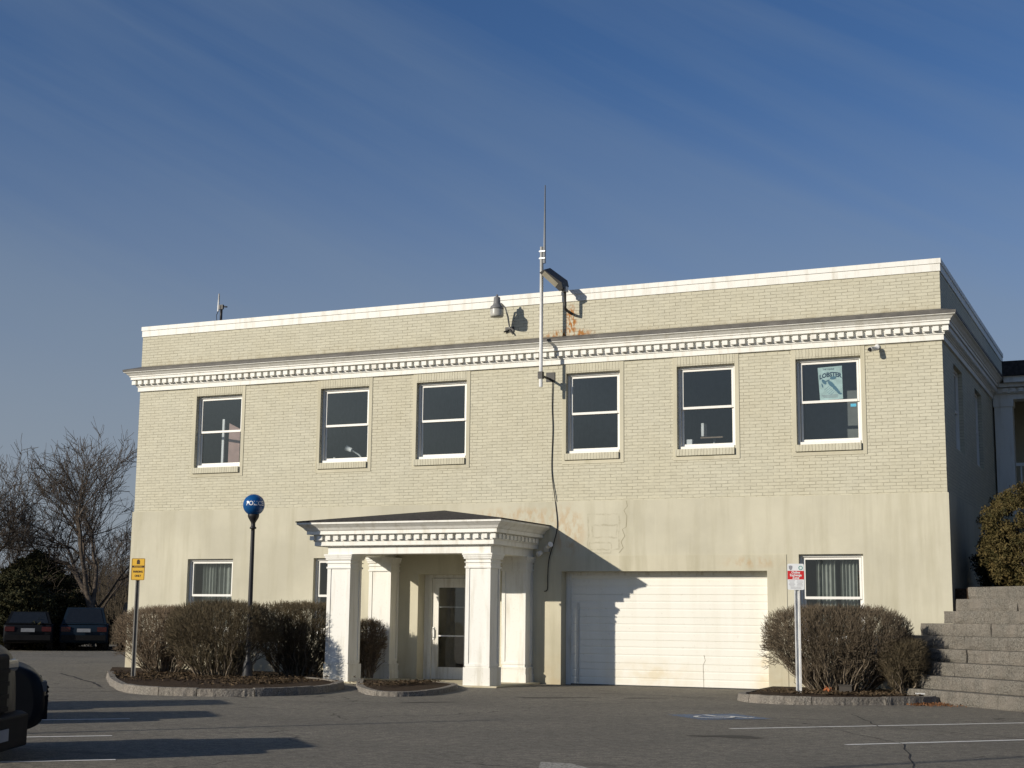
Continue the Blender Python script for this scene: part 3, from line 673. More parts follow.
for i in range(16): rl.box(-3.62+i*.15,-3.58+i*.15,WY+.19,WY+.23,4.52,5.62); rl.box(-.64+i*.15,-.60+i*.15,WY+.19,WY+.23,4.52,5.62)
rl.build('railing', M['white'], wing)

# ------------------------------------------------------------------ granite retaining steps and raised ground
TN = Vector((.707, .707, 0)).normalized(); TT = Vector((.707, -.707, 0)).normalized()
F_ = Vector((-3.005, 27.39, 0)); c0 = F_.dot(TN)
import itertools
stp = thing('granite_steps', 'stepped retaining wall of long grey granite blocks beside the building', 'retaining wall', (-3.0, 28.0, 0))
STEP_LEFT = STEP_LEFT_VALUES = [-2.77, -3.3, -3.7, -4.0, -4.2, -3.98, -3.58, -3.52, -3.50]
def rough_block(mb, o, u, v, w, seed):
    # box with a slightly uneven front face
    o, u, v, w = map(Vector, (o, u, v, w)); nu, nw = max(4, int(u.length/.18)), 4
    vs = []; nrm = -v.normalized()
    for j in range(nw+1):
        for i in range(nu+1):
            p = o+u*(i/nu)+w*(j/nw)
            k = noise.noise(p*3.1+Vector((seed, 0, 0)))*.035 + noise.noise(p*9)*.018
            if i in (0, nu) or j in (0, nw): k -= .012
            vs.append(p+nrm*k)
    fs = [(j*(nu+1)+i, j*(nu+1)+i+1, (j+1)*(nu+1)+i+1, (j+1)*(nu+1)+i) for j in range(nw) for i in range(nu)]
    mb.add(vs, fs, False)
    k = (nu+1)
    a, b, c, d = vs[0], vs[nu], vs[nw*k+nu], vs[nw*k]
    top = vs[nw*k:nw*k+k]
    mb.add(top+[o+u+w+v, o+w+v], [tuple(range(k+2))])
    mb.add([vs[j*k] for j in range(nw+1)]+[o+w+v, o+v], [tuple(range(nw+3))]); mb.add([vs[j*k+nu] for j in range(nw, -1, -1)]+[o+u+v, o+u+w+v], [tuple(range(nw+3))])
rr = random.Random(3)
for k in range(9):
    c = c0 + k*.28; t0 = STEP_LEFT[k]; mb = MB()
    base = F_ + TN*(k*.28)
    t = t0
    while t < 7:
        ln = rr.uniform(1.5, 2.3)
        if k == 0 and t < 0: ln = -t
        rough_block(mb, base+TT*t+Vector((0,0,.245*k+(.002 if k else -.03))), TT*(ln-.012), TN*1.1, (0,0,.241 if k else .272), k*7+t)
        t += ln
    mb.build('granite_course', M['granite'], stp)
tg = MB()
e1 = F_+TN*3.1+TT*(-3.4); e2 = F_+TN*3.1+TT*7
tg.prism([(XR+.035, 45, 0), (XR+.035, e1.y+.0, 0), (e1.x+.3, e1.y-.3, 0), (e2.x, e2.y, 0), (14, 24, 0), (14, 45, 0)][::-1], (0,0,2.19))
tag(tg.build('terrace_ground', M['mulch']), kind='structure')

# ------------------------------------------------------------------ planting beds with kerbs
def bed(pts, name, label, hgt=.13, w=.15, soil_h=.11, closed_from=0, open_to=None):
    t_ = thing(name, label, 'planting bed', (pts[0][0], pts[0][1], 0))
    n = len(pts); cen = Vector((sum(p[0] for p in pts)/n, sum(p[1] for p in pts)/n, 0))
    # smooth the kerb path
    kp = pts[closed_from:open_to]
    P_ = []
    for i in range(len(kp)-1):
        p0 = Vector(kp[max(i-1,0)]); p1 = Vector(kp[i]); p2 = Vector(kp[i+1]); p3 = Vector(kp[min(i+2,len(kp)-1)])
        for k in range(8):
            t = k/8
            P_.append(0.5*((2*p1)+(p2-p0)*t+(2*p0-5*p1+4*p2-p3)*t*t+(3*p1-p0-3*p2+p3)*t*t*t))
    P_.append(Vector(kp[-1]))
    kb_ = MB(); rr = random.Random(5); acc = 0; start = 0; i = 0
    # stones
    segs = []; cur = [P_[0]]; lim = rr.uniform(.7, 1.3)
    for a, b in zip(P_, P_[1:]):
        cur.append(b); acc += (b-a).length
        if acc > lim: segs.append(cur); cur = [b]; acc = 0; lim = rr.uniform(.7, 1.3)
    if len(cur) > 1: segs.append(cur)
    for sg in segs:
        vs = []; hh = hgt+rr.uniform(-.012, .012); m = len(sg)
        Q = []
        for a, b in zip(sg, sg[1:]):
            for k in range(4): Q.append(a.lerp(b, k/4))
        Q.append(sg[-1]); m = len(Q)
        for i, p in enumerate(Q):
            d = (Q[min(i+1,m-1)]-Q[max(i-1,0)]).normalized(); nn = Vector((-d.y, d.x)); 
            if nn.dot(Vector((cen.x,cen.y))-p) < 0: nn = -nn
            k = noise.noise(Vector((p.x*5, p.y*5, 0)))*.045 + noise.noise(Vector((p.x*14, p.y*14, 2)))*.02; q = p
            if i == 0: q = p+d*.008
            if i == m-1: q = p-d*.008
            vs += [(q.x-nn.x*k, q.y-nn.y*k, -.02), (q.x-nn.x*(k*.6-.01), q.y-nn.y*(k*.6-.01), hh*.55), (q.x+nn.x*.018, q.y+nn.y*.018, hh+k*.2), (q.x+nn.x*w, q.y+nn.y*w, hh), (q.x+nn.x*w, q.y+nn.y*w, -.02)]
        kb_.add(vs, [(i*5+j, (i+1)*5+j, (i+1)*5+j+1, i*5+j+1) for i in range(m-1) for j in range(4)] + [(0,1,2,3,4), tuple(5*(m-1)+j for j in (4,3,2,1,0))])
    kb_.build('granite_kerb', M['kerb'], t_)
    # soil: fan of rings, gently mounded and rough
    full = [Vector((p[0], p[1])) for p in P_] + [Vector(p) for p in (pts[open_to:] if open_to else [])] 
    if closed_from: full = [Vector(p) for p in pts[:closed_from]] + full
    so = MB(); N = len(full); c2 = Vector((cen.x, cen.y)); vs = [(c2.x, c2.y, soil_h+.02)]
    K = 10
    for r_ in range(1, K+1):
        for p in full:
            q = c2.lerp(p, r_/K*.985); z = soil_h + (.03*(1-r_/K)) + noise.noise(Vector((q.x*4, q.y*4, 3)))*.02
            vs.append((q.x, q.y, min(z, hgt-.015) if r_ > K-2 else z))
    fs = [(0, 1+i, 1+(i+1) % N) for i in range(N)] + [(1+r_*N+i, 1+(r_+1)*N+i, 1+(r_+1)*N+(i+1) % N, 1+r_*N+(i+1) % N) for r_ in range(K-1) for i in range(N)]
    so.add(vs, fs, True); tag(so.build('bark_mulch', M['mulch'], t_), kind='stuff')
    return t_
bed([(-25.6,31.5),(-23.2,28.4),(-20.1,24.8),(-17.9,22.85),(-16.0,23.2),(-15.3,24.6),(-16.0,27.2),(-17.9,28.9),(-17.95,31.5)], 'planting_bed', 'long curved planting bed with granite kerb beneath the hedge left of the porch', hgt=.145, closed_from=1, open_to=8)
bed([(-16.9,29.3),(-15.6,27.0),(-14.1,25.0),(-13.3,25.2),(-13.35,26.6),(-14.1,28.7),(-15.2,29.6)], 'planting_bed', 'small grassy kerbed bed in front of the entrance door', hgt=.10, soil_h=.085)
bed([(-8.0,31.5),(-7.9,29.4),(-7.6,27.4),(-6.6,26.7),(-5.2,27.3),(-4.2,28.3),(-3.95,29.3),(-4.2,31.5)], 'planting_bed', 'planting bed with granite kerb under the bare shrub right of the garage', hgt=.135, closed_from=1, open_to=7)

rnd = random.Random(21); mb = MB()
for (cx_, cy_, sx_, sy_, n_) in ((-20.2,27.2,2.6,2.0,2600),(-17.2,26.0,1.0,1.4,900),(-14.3,27.3,.8,1.4,1400),(-6.0,28.6,1.3,.9,1300)):
    for i in range(n_):
        x, y = cx_+rnd.gauss(0,.5)*sx_, cy_+rnd.gauss(0,.5)*sy_
        if cx_ == -20.2 and (x*.72+y*.69 < 2.9 or y > 31): continue
        if cx_ == -14.3 and not (y > 25.6 and -15.6 < x < -14.35 and y < 28.6): continue
        if cx_ == -6.0 and not (y > 27.9 and -7.5 < x < -4.5): continue
        if cx_ == -17.2 and not (-17.9 < x < -16.5): continue
        a = rnd.uniform(0,6.28); l_ = rnd.uniform(.03,.10); z = .125+rnd.random()*.03; w_ = rnd.uniform(.008,.02)
        dx, dy = math.cos(a)*l_, math.sin(a)*l_
        mb.add([(x,y,z),(x+dx,y+dy,z+rnd.uniform(0,.05)),(x+dx-dy*.3,y+dy+dx*.3,z+w_),(x-dy*.2,y+dx*.2,z+w_)], [(0,1,2,3)])
tag(mb.build('leaf_litter', simple('dead_leaf_litter', (0.085,0.060,0.036), .9, .1, 0, .6, 9)), 'brown dead leaves and stalks scattered over the planting beds', 'leaf litter', kind='stuff')
# ------------------------------------------------------------------ twiggy shrubs
def shrub(name, label, cx, cy, rx, ry, z0, z1, mat, seed, stems=70, sq=3.0, group='clipped bare shrubs', fine=1.0, cat='shrub', lean=(0,0)):
    rnd = random.Random(seed)
    root = thing(name, label, cat, (cx, cy, z0), group)
    H = z1-z0; zc = z0+H*.56; rz = H*.46
    tw = MB(); st = MB()
    def inside(p, g=1.0):
        a = abs((p.x-cx)/rx); b = abs((p.y-cy)/ry); c = abs((p.z-zc)/rz)
        if p.z < zc: c *= .80; 
        lump = 1+.07*noise.noise(p*1.3+Vector((seed,0,0)))+.03*noise.noise(p*4)
        return (a**sq+b**sq+c**sq) < (g*lump)**sq
    def strand(p, d, ln, r, k, n=3, curl=.25):
        pts = [p]; q = p.copy()
        for i in range(k):
            d = (d+Vector((rnd.uniform(-1,1), rnd.uniform(-1,1), rnd.uniform(-.6,1)))*curl).normalized()
            q = q+d*(ln/k)
            if not inside(q, 1.0) and q.z > z0+.35*H: break
            pts.append(q.copy())
        if len(pts) < 2: return pts, d
        return pts, d
    for s in range(stems):
        an = rnd.uniform(0, 2*math.pi); rr_ = math.sqrt(rnd.random())
        b = Vector((cx+rx*.42*rr_*math.cos(an)+rnd.uniform(-.03,.03), cy+ry*.42*rr_*math.sin(an), z0-.03))
        tgt = Vector((cx+rx*1.0*rr_*math.cos(an), cy+ry*1.0*rr_*math.sin(an), z0+H*(1.02-.55*rr_**2)))
        L_ = (tgt-b).length; k = 7; pts = []; d0 = (tgt-b).normalized()
        for i in range(k+1):
            p = b.lerp(tgt, i/k)+Vector((rnd.uniform(-1,1), rnd.uniform(-1,1), 0))*.05*math.sin(math.pi*i/k)
            p.z += .10*H*math.sin(math.pi*i/k)*(rr_)*-.5
            if i > 2 and not inside(p, .93): break
            pts.append(p)
        rs = [max(.006, .021*(1-i/(k+1))) for i in range(len(pts))]
        st.tube(pts, rs, 4, cap=False)
        for j in range(int(9*fine)):
            i = rnd.randint(1, len(pts)-1); p = pts[i-1].lerp(pts[i], rnd.random())
            d = (d0+Vector((rnd.uniform(-1,1), rnd.uniform(-1,1), rnd.uniform(-.3,.9)))*.8).normalized()
            pp, dd = strand(p, d, rnd.uniform(.25,.6), .006, 4)
            if len(pp) < 2: continue
            tw.tube(pp, [.0065]*len(pp), 3, cap=False)
            for q in range(int(7)):
                i2 = rnd.randint(0, len(pp)-1)
                d2 = (dd+Vector((rnd.uniform(-1,1), rnd.uniform(-1,1), rnd.uniform(-.2,1)))*.9).normalized()
                p3, d3 = strand(pp[i2], d2, rnd.uniform(.12,.30), .004, 2)
                if len(p3) > 1 and inside(p3[-1], 1.02): tw.tube(p3, [.0042]*(len(p3)-1)+[.002], 3, cap=False)
    # clipped shell of dense short twigs
    ns = int(9500*fine*(rx*ry+rx*H+ry*H)/3)
    for i in range(ns):
        v = Vector((rnd.gauss(0,1), rnd.gauss(0,1), rnd.gauss(0,1))).normalized()
        if v.z < -.55: continue
        s_ = (abs(v.x)**sq+abs(v.y)**sq+abs(v.z if v.z > 0 else v.z*.8)**sq)**(-1/sq)
        u = rnd.uniform(.80, 1.0); p = Vector((cx+v.x*s_*rx*u, cy+v.y*s_*ry*u, zc+v.z*s_*rz*u))
        if not inside(p, 1.0) or (p.z < z0+.48*H and rnd.random() < .80): continue
        o = Vector((v.x/rx, v.y/ry, v.z/rz)).normalized(); d = (o*.7+Vector((rnd.uniform(-1,1), rnd.uniform(-1,1), rnd.uniform(0,1.2)))*.7).normalized()
        ln = rnd.uniform(.06,.13); q = p+d*ln
        tw.tube([p, p+d*ln*.5+Vector((rnd.uniform(-1,1),rnd.uniform(-1,1),rnd.uniform(-1,1)))*.012, q], [.0045,.0038,.0018], 3, cap=False)
    st.build('stems', M['stem'], root); tw.build('twigs', mat, root)
    return root
shrub('bare_shrub', 'light reddish-brown rounded bare shrub behind the yellow sign', -22.30, 29.4, 1.22, .95, .12, 1.62, M['twigred'], 11, 60)
shrub('bare_shrub', 'large rounded dark-brown bare shrub in front of the left lower window', -19.72, 28.05, 1.27, 1.05, .12, 1.74, M['twigdark'], 12, 75)
shrub('bare_shrub', 'square-clipped bare hedge shrub touching the left porch column', -18.72, 29.75, 1.08, .80, .12, 1.73, M['twigdark'], 13, 70, sq=5)
shrub('bare_shrub', 'small bare shrub growing between the left column and the wall', -17.35, 30.55, .36, .36, .10, 1.38, M['twigred'], 15, 22, sq=3)
shrub('bare_shrub', 'wide flat-topped bare shrub between garage door and granite steps', -6.22, 29.7, 1.44, 1.10, .13, 1.73, M['twig'], 14, 110, sq=3.6)
shrub('bare_shrub', 'low sparse twiggy shrub against the lowest granite steps', -4.85, 29.4, .42, .6, .13, 1.12, M['twigdark'], 16, 26, sq=4)

# ------------------------------------------------------------------ leafy masses
def leaf_clump(mb, c, r, n, size, rnd, flat=1.0):
    for _ in range(n):
        v = Vector((rnd.gauss(0,1), rnd.gauss(0,1), rnd.gauss(0,1)*flat)); v = v.normalized()*(rnd.random()**.4)*r
        p = c+v; a = Vector((rnd.uniform(-1,1), rnd.uniform(-1,1), rnd.uniform(-1,1))).normalized(); b = a.cross(Vector((rnd.uniform(-1,1), rnd.uniform(-1,1), rnd.uniform(-1,1)))).normalized()
        s = size*rnd.uniform(.6,1.3); mb.add([p-a*s, p+b*s*.35, p+a*s, p-b*s*.35], [(0,1,2,3)])
def yew(cx, cy, rx, ry, z0, z1):
    root = thing('yew_bush', 'rounded olive-green yew bush above the granite steps', 'shrub', (cx, cy, z0))
    rnd = random.Random(5); mb = MB(); st = MB(); zc = (z0+z1)/2; rz = (z1-z0)/2
    for i in range(900):
        v = Vector((rnd.gauss(0,1), rnd.gauss(0,1), rnd.gauss(0,1))).normalized(); q = 3.0
        s = (abs(v.x)**q+abs(v.y)**q+abs(v.z)**q)**(-1/q)*rnd.uniform(.78,1.0)*(1+.08*noise.noise(v*2.5))
        leaf_clump(mb, Vector((cx+v.x*s*rx, cy+v.y*s*ry, zc+v.z*s*rz)), rnd.uniform(.08,.15), 60, .034, rnd)
    for i in range(14):
        a = rnd.uniform(0, 6.28); st.tube([(cx+.1*math.cos(a), cy+.1*math.sin(a), z0-.1), (cx+.4*rx*math.cos(a), cy+.4*ry*math.sin(a), z0+.5), (cx+.7*rx*math.cos(a), cy+.7*ry*math.sin(a), zc+.3)], [.04,.03,.015], 5)
    mb.build('foliage', M['yew'], root); st.build('stems', M['bark'], root)
yew(-2.40, 32.6, 1.32, 1.1, 2.15, 4.28)

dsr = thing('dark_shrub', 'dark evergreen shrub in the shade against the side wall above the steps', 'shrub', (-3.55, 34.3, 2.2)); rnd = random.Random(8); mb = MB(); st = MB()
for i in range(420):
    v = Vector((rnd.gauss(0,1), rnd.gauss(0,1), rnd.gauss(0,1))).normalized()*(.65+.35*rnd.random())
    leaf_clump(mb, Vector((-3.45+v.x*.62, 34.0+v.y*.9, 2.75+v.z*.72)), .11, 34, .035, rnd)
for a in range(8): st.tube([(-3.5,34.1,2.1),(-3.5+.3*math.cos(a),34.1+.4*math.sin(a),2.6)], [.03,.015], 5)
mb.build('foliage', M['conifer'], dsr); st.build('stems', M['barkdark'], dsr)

def conifer(cx, cy, h, r, seed, label):
    root = thing('evergreen_tree', label, 'tree', (cx, cy, 0), 'dark evergreens at the edge of the car park')
    rnd = random.Random(seed); mb = MB(); st = MB()
    st.tube([(cx,cy,0),(cx+.1,cy,h*.5),(cx,cy,h*.95)], [.13,.09,.02], 7)
    for i in range(int(170*r)):
        t = rnd.random()**.8; z = h*(.06+.92*t); rad = r*(1-t**2.2)*.98*(.75+.35*rnd.random())+.1
        a = rnd.uniform(0, 6.283); tip = Vector((cx+rad*math.cos(a), cy+rad*math.sin(a), z+rnd.uniform(-.2,.15)))
        root_p = Vector((cx, cy, z-rad*.25)); st.tube([root_p, root_p.lerp(tip,.5)+Vector((0,0,.05)), tip], [.02,.014,.006], 4, cap=False)
        for k in range(6):
            leaf_clump(mb, root_p.lerp(tip, .45+.11*k), .20, 20, .075, rnd, .45)
    mb.build('foliage', M['conifer'], root); st.build('trunk', M['barkdark'], root)

def bare_tree(name, label, base, h, seed, spread=.55, lean=(0,0), r0=.16, mat='bark', depth=6, group='bare trees behind the building', limbs=None, twn=1.0):
    rnd = random.Random(seed); root = thing(name, label, 'tree', base, group)
    tk = MB(); cw = MB(); base = Vector(base)
    def grow(p, d, ln, r, lv):
        k = 4; pts = [p]; q = p.copy(); dd = d.copy()
        for i in range(k):
            dd = (dd+Vector((rnd.uniform(-1,1), rnd.uniform(-1,1), rnd.uniform(-.4,.7)))*(.10+.03*lv)).normalized()
            q = q+dd*ln/k; pts.append(q.copy())
        r1 = r*.68
        (tk if lv < 3 else cw).tube(pts, [max(.010, r+(r1-r)*i/k) for i in range(k+1)], 6 if lv < 3 else 3, cap=False)
        if lv >= depth: return
        nb = 3 if lv < 1 else rnd.choice((2,3,3)) if lv < 5 else 2
        for b in range(nb):
            ax = Vector((rnd.uniform(-1,1), rnd.uniform(-1,1), rnd.uniform(-1,1))); ax = (ax-ax.project(dd)).normalized()
            sp = spread*rnd.uniform(.55,1.25); nd = (dd*math.cos(sp)+ax*math.sin(sp)); nd.z += .05; nd.normalize()
            grow(pts[-1] if b < 2 else pts[rnd.randint(1,3)], nd, ln*rnd.uniform(.70,.92), r1*rnd.uniform(.75,.95), lv+1)
        if lv >= 2:
            for _ in range(int(3*twn)):
                i = rnd.randint(1, k); ax = Vector((rnd.uniform(-1,1), rnd.uniform(-1,1), rnd.uniform(-.3,1))).normalized()
                cw.tube([pts[i], pts[i]+(dd*.6+ax)*ln*.30, pts[i]+(dd*.9+ax*1.3)*ln*.60], [max(.008,r*.28), max(.007,r*.2), .006], 3, cap=False)
    d = Vector((lean[0], lean[1], 1)).normalized()
    grow(base, d, h*.26, r0, 0)
    tk.build('trunk', M[mat], root); cw.build('crown', M[mat], root)
    return root
bare_tree('bare_tree', 'tall leaning bare tree whose crown spreads left of the building corner', (-40.2,48.9,0), 9.4, 25, .60, (-.42,-.1), .20, depth=7, twn=1.0)
bare_tree('bare_tree', 'shorter bare tree at the left edge of the photo, behind the evergreens', (-47.0,50.0,0), 8.0, 31, .60, (.02,0), .16, depth=7, twn=1.0)
bare_tree('bare_tree', 'thin bare tree between the two larger bare crowns', (-45.0,54.0,0), 6.6, 35, .58, (0,0), .12, depth=7, twn=1.0)
for i, (x, y, h, s, lab) in enumerate([(-46.5,60,5.6,41,'small bare tree just behind the parked cars, nearest the building'), (-52,62,6.0,42,'small bare tree left of the white house'), (-56,60,6.8,43,'bare tree standing behind the farthest evergreen'), (-43.5,60,5.2,44,'low bare tree partly hidden by the building corner')]):
    bare_tree('bare_tree', lab, (x,y,0), h, s, .55, (0,0), .09, 'barkdark', 6)
conifer(-44.3, 49.3, 4.0, 2.9, 1, 'tallest dark evergreen, near the left photo edge')
conifer(-45.6, 49.8, 3.7, 2.3, 2, 'dark spreading evergreen at the right end of the clump, above the blue SUV')
conifer(-43.2, 47.0, 3.1, 2.2, 3, 'dark evergreen nearest the photographer at the left photo edge')
# far thicket: a wood that reads as one mass
rnd = random.Random(77); th = MB()
for i in range(7000):
    u = rnd.random(); x = -86+64*u; y = 62+36*(1-u)*.9+rnd.uniform(0,14); h = rnd.uniform(2.0,7.0)*(0.7+.5*noise.noise(Vector((x*.15, y*.15, 0))))
    lx, ly = rnd.uniform(-.8,.8), rnd.uniform(-.5,.5); p = Vector((x,y,0)); q = p+Vector((lx,ly,h))
    th.tube([p, p.lerp(q,.5)+Vector((rnd.uniform(-.2,.2),0,0)), q], [.035,.022,.006], 3, cap=False)
    for k in range(3):
        s = p.lerp(q, rnd.uniform(.35,.95)); th.tube([s, s+Vector((rnd.uniform(-.8,.8), rnd.uniform(-.5,.5), rnd.uniform(.1,.8)))], [.014,.004], 3, cap=False)
for i in range(2600):
    u = rnd.random(); x = -62+23*u; y = 63-4*u+rnd.uniform(-3,3); h = rnd.uniform(1.4,4.4)
    p = Vector((x,y,0)); q = p+Vector((rnd.uniform(-.7,.7),rnd.uniform(-.5,.5),h))
    th.tube([p, p.lerp(q,.5)+Vector((rnd.uniform(-.2,.2),0,0)), q], [.025,.016,.006], 3, cap=False)
    for k in range(4):
        s = p.lerp(q, rnd.uniform(.3,.95)); th.tube([s, s+Vector((rnd.uniform(-.6,.6), rnd.uniform(-.4,.4), rnd.uniform(.1,.7)))], [.012,.005], 3, cap=False)
tag(th.build('far_thicket', M['brush']), 'brown mass of bare undergrowth beyond the far car park', 'thicket', kind='stuff')

# distant white house
hs = thing('white_house', 'small white gabled house glimpsed through the bare trees', 'house', (-57.5,67,0))
MB().box(-59.6,-56.0,67.5,73,0,2.5).build('wall', M['whitemetal'], hs)
g_ = MB(); g_.prism([(-59.9,67.2,2.5),(-55.7,67.2,2.5),(-57.8,67.2,3.7)], (0,6.3,0)); g_.build('roof', simple('grey_roof', (0.16,0.16,0.17)), hs)
for x in (-59.0,-57.2): MB().box(x,x+.8,67.46,67.52,1.0,2.0).build('window', M['black'], hs)

# ------------------------------------------------------------------ signs, lamp and fittings
def sign_text(t_, name, txt, size, x, y, z, mat, parent, sx=1.0, bold=0.0):
    return text_mb(txt, size, (AX.x,AX.y,0), (0,0,1), (x,y,z), sx=sx, bold=bold).build(name, mat, parent)
SA = R(16); AX = Vector((math.cos(SA), math.sin(SA), 0)); AN = Vector((math.sin(SA), -math.cos(SA), 0))    # sign face turned towards the car park
M['yellow'] = simple('yellow_sign_sheet', (0.72, 0.42, 0.03), 0.45, 0.4, 0, .05); M['red'] = simple('red_sign_ink', (0.60, 0.03, 0.03), 0.5, 0.3, 0, .05); M['signwhite'] = simple('white_sign_sheet', (0.78, 0.80, 0.80), 0.45, 0.4, 0, .04)
M['ink'] = simple('dark_sign_ink', (0.06, 0.035, 0.02), 0.6); M['teal'] = simple('teal_seal_ink', (0.10, 0.35, 0.30), 0.6); M['greyink'] = simple('grey_sign_ink', (0.30,0.30,0.32), 0.6)
def plate(mb, c, w_, h_, off, rad=.03, th=.003):
    c = Vector(c)+AN*off; pts = []
    for sx, sz, a0 in ((1,1,0),(-1,1,90),(-1,-1,180),(1,-1,270)):
        for k in range(5):
            a = R(a0+k*22.5); pts.append(c+AX*(sx*(w_/2-rad)+rad*math.cos(a))+Vector((0,0,sz*(h_/2-rad)+rad*math.sin(a))))
    mb.prism(pts, -AN*th)
def u_post(x, y, z0, z1, mat, parent, w_=.032):
    mb = MB(); p = Vector((x,y,z0))+(-AN)*.012
    mb.obox(p-AX*w_-AN*.03, AX*(2*w_), -AN*.006, (0,0,z1-z0)); mb.obox(p-AX*w_-AN*.029, AX*.008, AN*.03, (0,0,z1-z0)); mb.obox(p+AX*(w_-.008)-AN*.029, AX*.008, AN*.03, (0,0,z1-z0))
    mb.obox(p-AX*(w_+.018)+AN*.001, AX*.026, -AN*.004, (0,0,z1-z0)); mb.obox(p+AX*(w_-.008)+AN*.001, AX*.026, -AN*.004, (0,0,z1-z0))
    return mb.build('post', mat, parent)
# yellow sign
yx, yy = -20.72, 26.23
ys = thing('parking_sign', 'yellow parking sign on a steel post in front of the left shrub', 'sign', (yx, yy, .1))
u_post(yx, yy, .08, 2.60, simple('weathered_post', (0.20,0.19,0.17), .6, .4, .3), ys)
mb = MB(); plate(mb, (yx,yy,2.455), .31, .475, .002); pl = mb.build('sign_plate', M['yellow'], ys)
mb = MB(); o_ = Vector((yx,yy,0))+AN*.003
def strip(mb, c, w_, h_, off): 
    c = Vector(c)+AN*off; mb.quad(c-AX*w_/2-Vector((0,0,h_/2)), c+AX*w_/2-Vector((0,0,h_/2)), c+AX*w_/2+Vector((0,0,h_/2)), c-AX*w_/2+Vector((0,0,h_/2)))
for (dx, z, w_, h_) in ((0,2.685,.285,.008),(0,2.225,.285,.008),(-.143,2.455,.008,.46),(.143,2.455,.008,.46),(0,2.512,.278,.045)): strip(mb, Vector((yx,yy,z))+AX*dx, w_, h_, .0035+.0004*abs(dx)*10)
c_ = Vector((yx,yy,2.61)); mb.add([c_+AN*.0045+AX*a+Vector((0,0,b)) for a, b in ((-.035,-.045),(.035,-.045),(.035,.02),(.018,.055),(-.018,.055),(-.035,.02))], [(0,1,2,3,4,5)])
mb.build('border', M['ink'], pl)
sign_text(None, 'lettering', 'RESERVED', .043, yx+AN.x*.006, yy+AN.y*.006, 2.512, M['yellow'], pl, .95)
sign_text(None, 'lettering', 'PARKING', .062, yx+AN.x*.005, yy+AN.y*.005, 2.40, M['ink'], pl, .85, .002)
sign_text(None, 'lettering', 'ONLY', .062, yx+AN.x*.005, yy+AN.y*.005, 2.31, M['ink'], pl, .85, .002)
# red and white sign
rx_, ry_ = -6.70, 28.35
RS = thing('exchange_zone_sign', 'white and red exchange zone sign on a steel post by the right shrub', 'sign', (rx_, ry_, .1))
u_post(rx_+.02, ry_, .08, 2.13, M['whitemetal'], RS, .036)
mb = MB(); plate(mb, (rx_,ry_,2.33), .315, .50, .003); pl = mb.build('sign_plate', M['signwhite'], RS)
mb = MB(); strip(mb, (rx_,ry_,2.362), .31, .165, .0045); mb.build('red_band', M['red'], pl)
for t_, z in (('Online', 2.412), ('Exchange', 2.360), ('Zone', 2.308)): sign_text(None, 'lettering', t_, .062, rx_+AN.x*.006, ry_+AN.y*.006, z, M['signwhite'], pl, .95, .002)
mb = MB(); c_ = Vector((rx_,ry_,2.50))-AX*.095+AN*.004; mb.add([c_+AX*a+Vector((0,0,b)) for a, b in ((-.035,.04),(0,.048),(.035,.04),(.035,0),(.022,-.03),(0,-.05),(-.022,-.03),(-.035,0))], [tuple(range(7,-1,-1))]); mb.build('shield_emblem', M['greyink'], pl)
mb = MB(); c_ = Vector((rx_,ry_,2.50))+AX*.095+AN*.004
for k in range(16):
    a, b = R(k*22.5), R((k+1)*22.5)
    mb.quad(*[c_+AX*r_*math.cos(t)+Vector((0,0,r_*math.sin(t))) for r_, t in ((.026,a),(.042,a),(.042,b),(.026,b))])
mb.build('round_seal', M['teal'], pl)
mb = MB()
for i, z in enumerate((2.252,2.228,2.204,2.180,2.156,2.132,2.11)):
    for sx in (-1, 1):
        if i < 5: strip(mb, Vector((rx_,ry_,z))+AX*sx*.075, .09+.015*((i*7+sx) % 3), .007, .0045)
    if i >= 5: strip(mb, (rx_,ry_,z), .20, .007, .0045)
mb.build('small_print', M['greyink'], pl)

# blue police globe lamp
gx, gyy, gz = -18.90, 27.9, 3.944
LP = thing('globe_lamp', 'blue globe lamp lettered POLICE on a slim black post behind the hedge', 'street lamp', (gx, gyy, .1))
mb = MB(); mb.lathe((gx,gyy,0), [(.0,.08),(.16,.08),(.16,.14),(.12,.18),(.10,.45),(.07,.50),(.060,.60),(.052,2.0),(.045,3.35),(.044,3.40),(.075,3.41),(.075,3.44),(.05,3.46),(.05,3.54),(.085,3.60),(.12,3.66),(.13,3.70),(.13,3.73),(.0,3.73)], 16)
mb.build('post', M['black'], LP)
gr = .245; mb = MB(); mb.lathe((gx,gyy,gz), [(gr*math.sin(R(t)), -gr*math.cos(R(t))) for t in range(25, 181, 8)]+[(0.001,gr)], 32); glb = mb.build('globe', M['blueglobe'], LP)
vdir = math.atan2(-gyy, -gx)         # lettering centred a little right of the viewer
def sph(u, v, a0):
    a = a0+u/gr; b = v/gr; r_ = gr*1.006
    return Vector((gx+r_*math.cos(b)*math.cos(a), gyy+r_*math.cos(b)*math.sin(a), gz+r_*math.sin(b)))
a0 = math.atan2(-27.9, 18.87)
text_mb('POLICE', .135, fn=lambda x, y: sph(x, y+.02, a0+.12), sx=.98, bold=.003).build('lettering', M['letters'], glb)

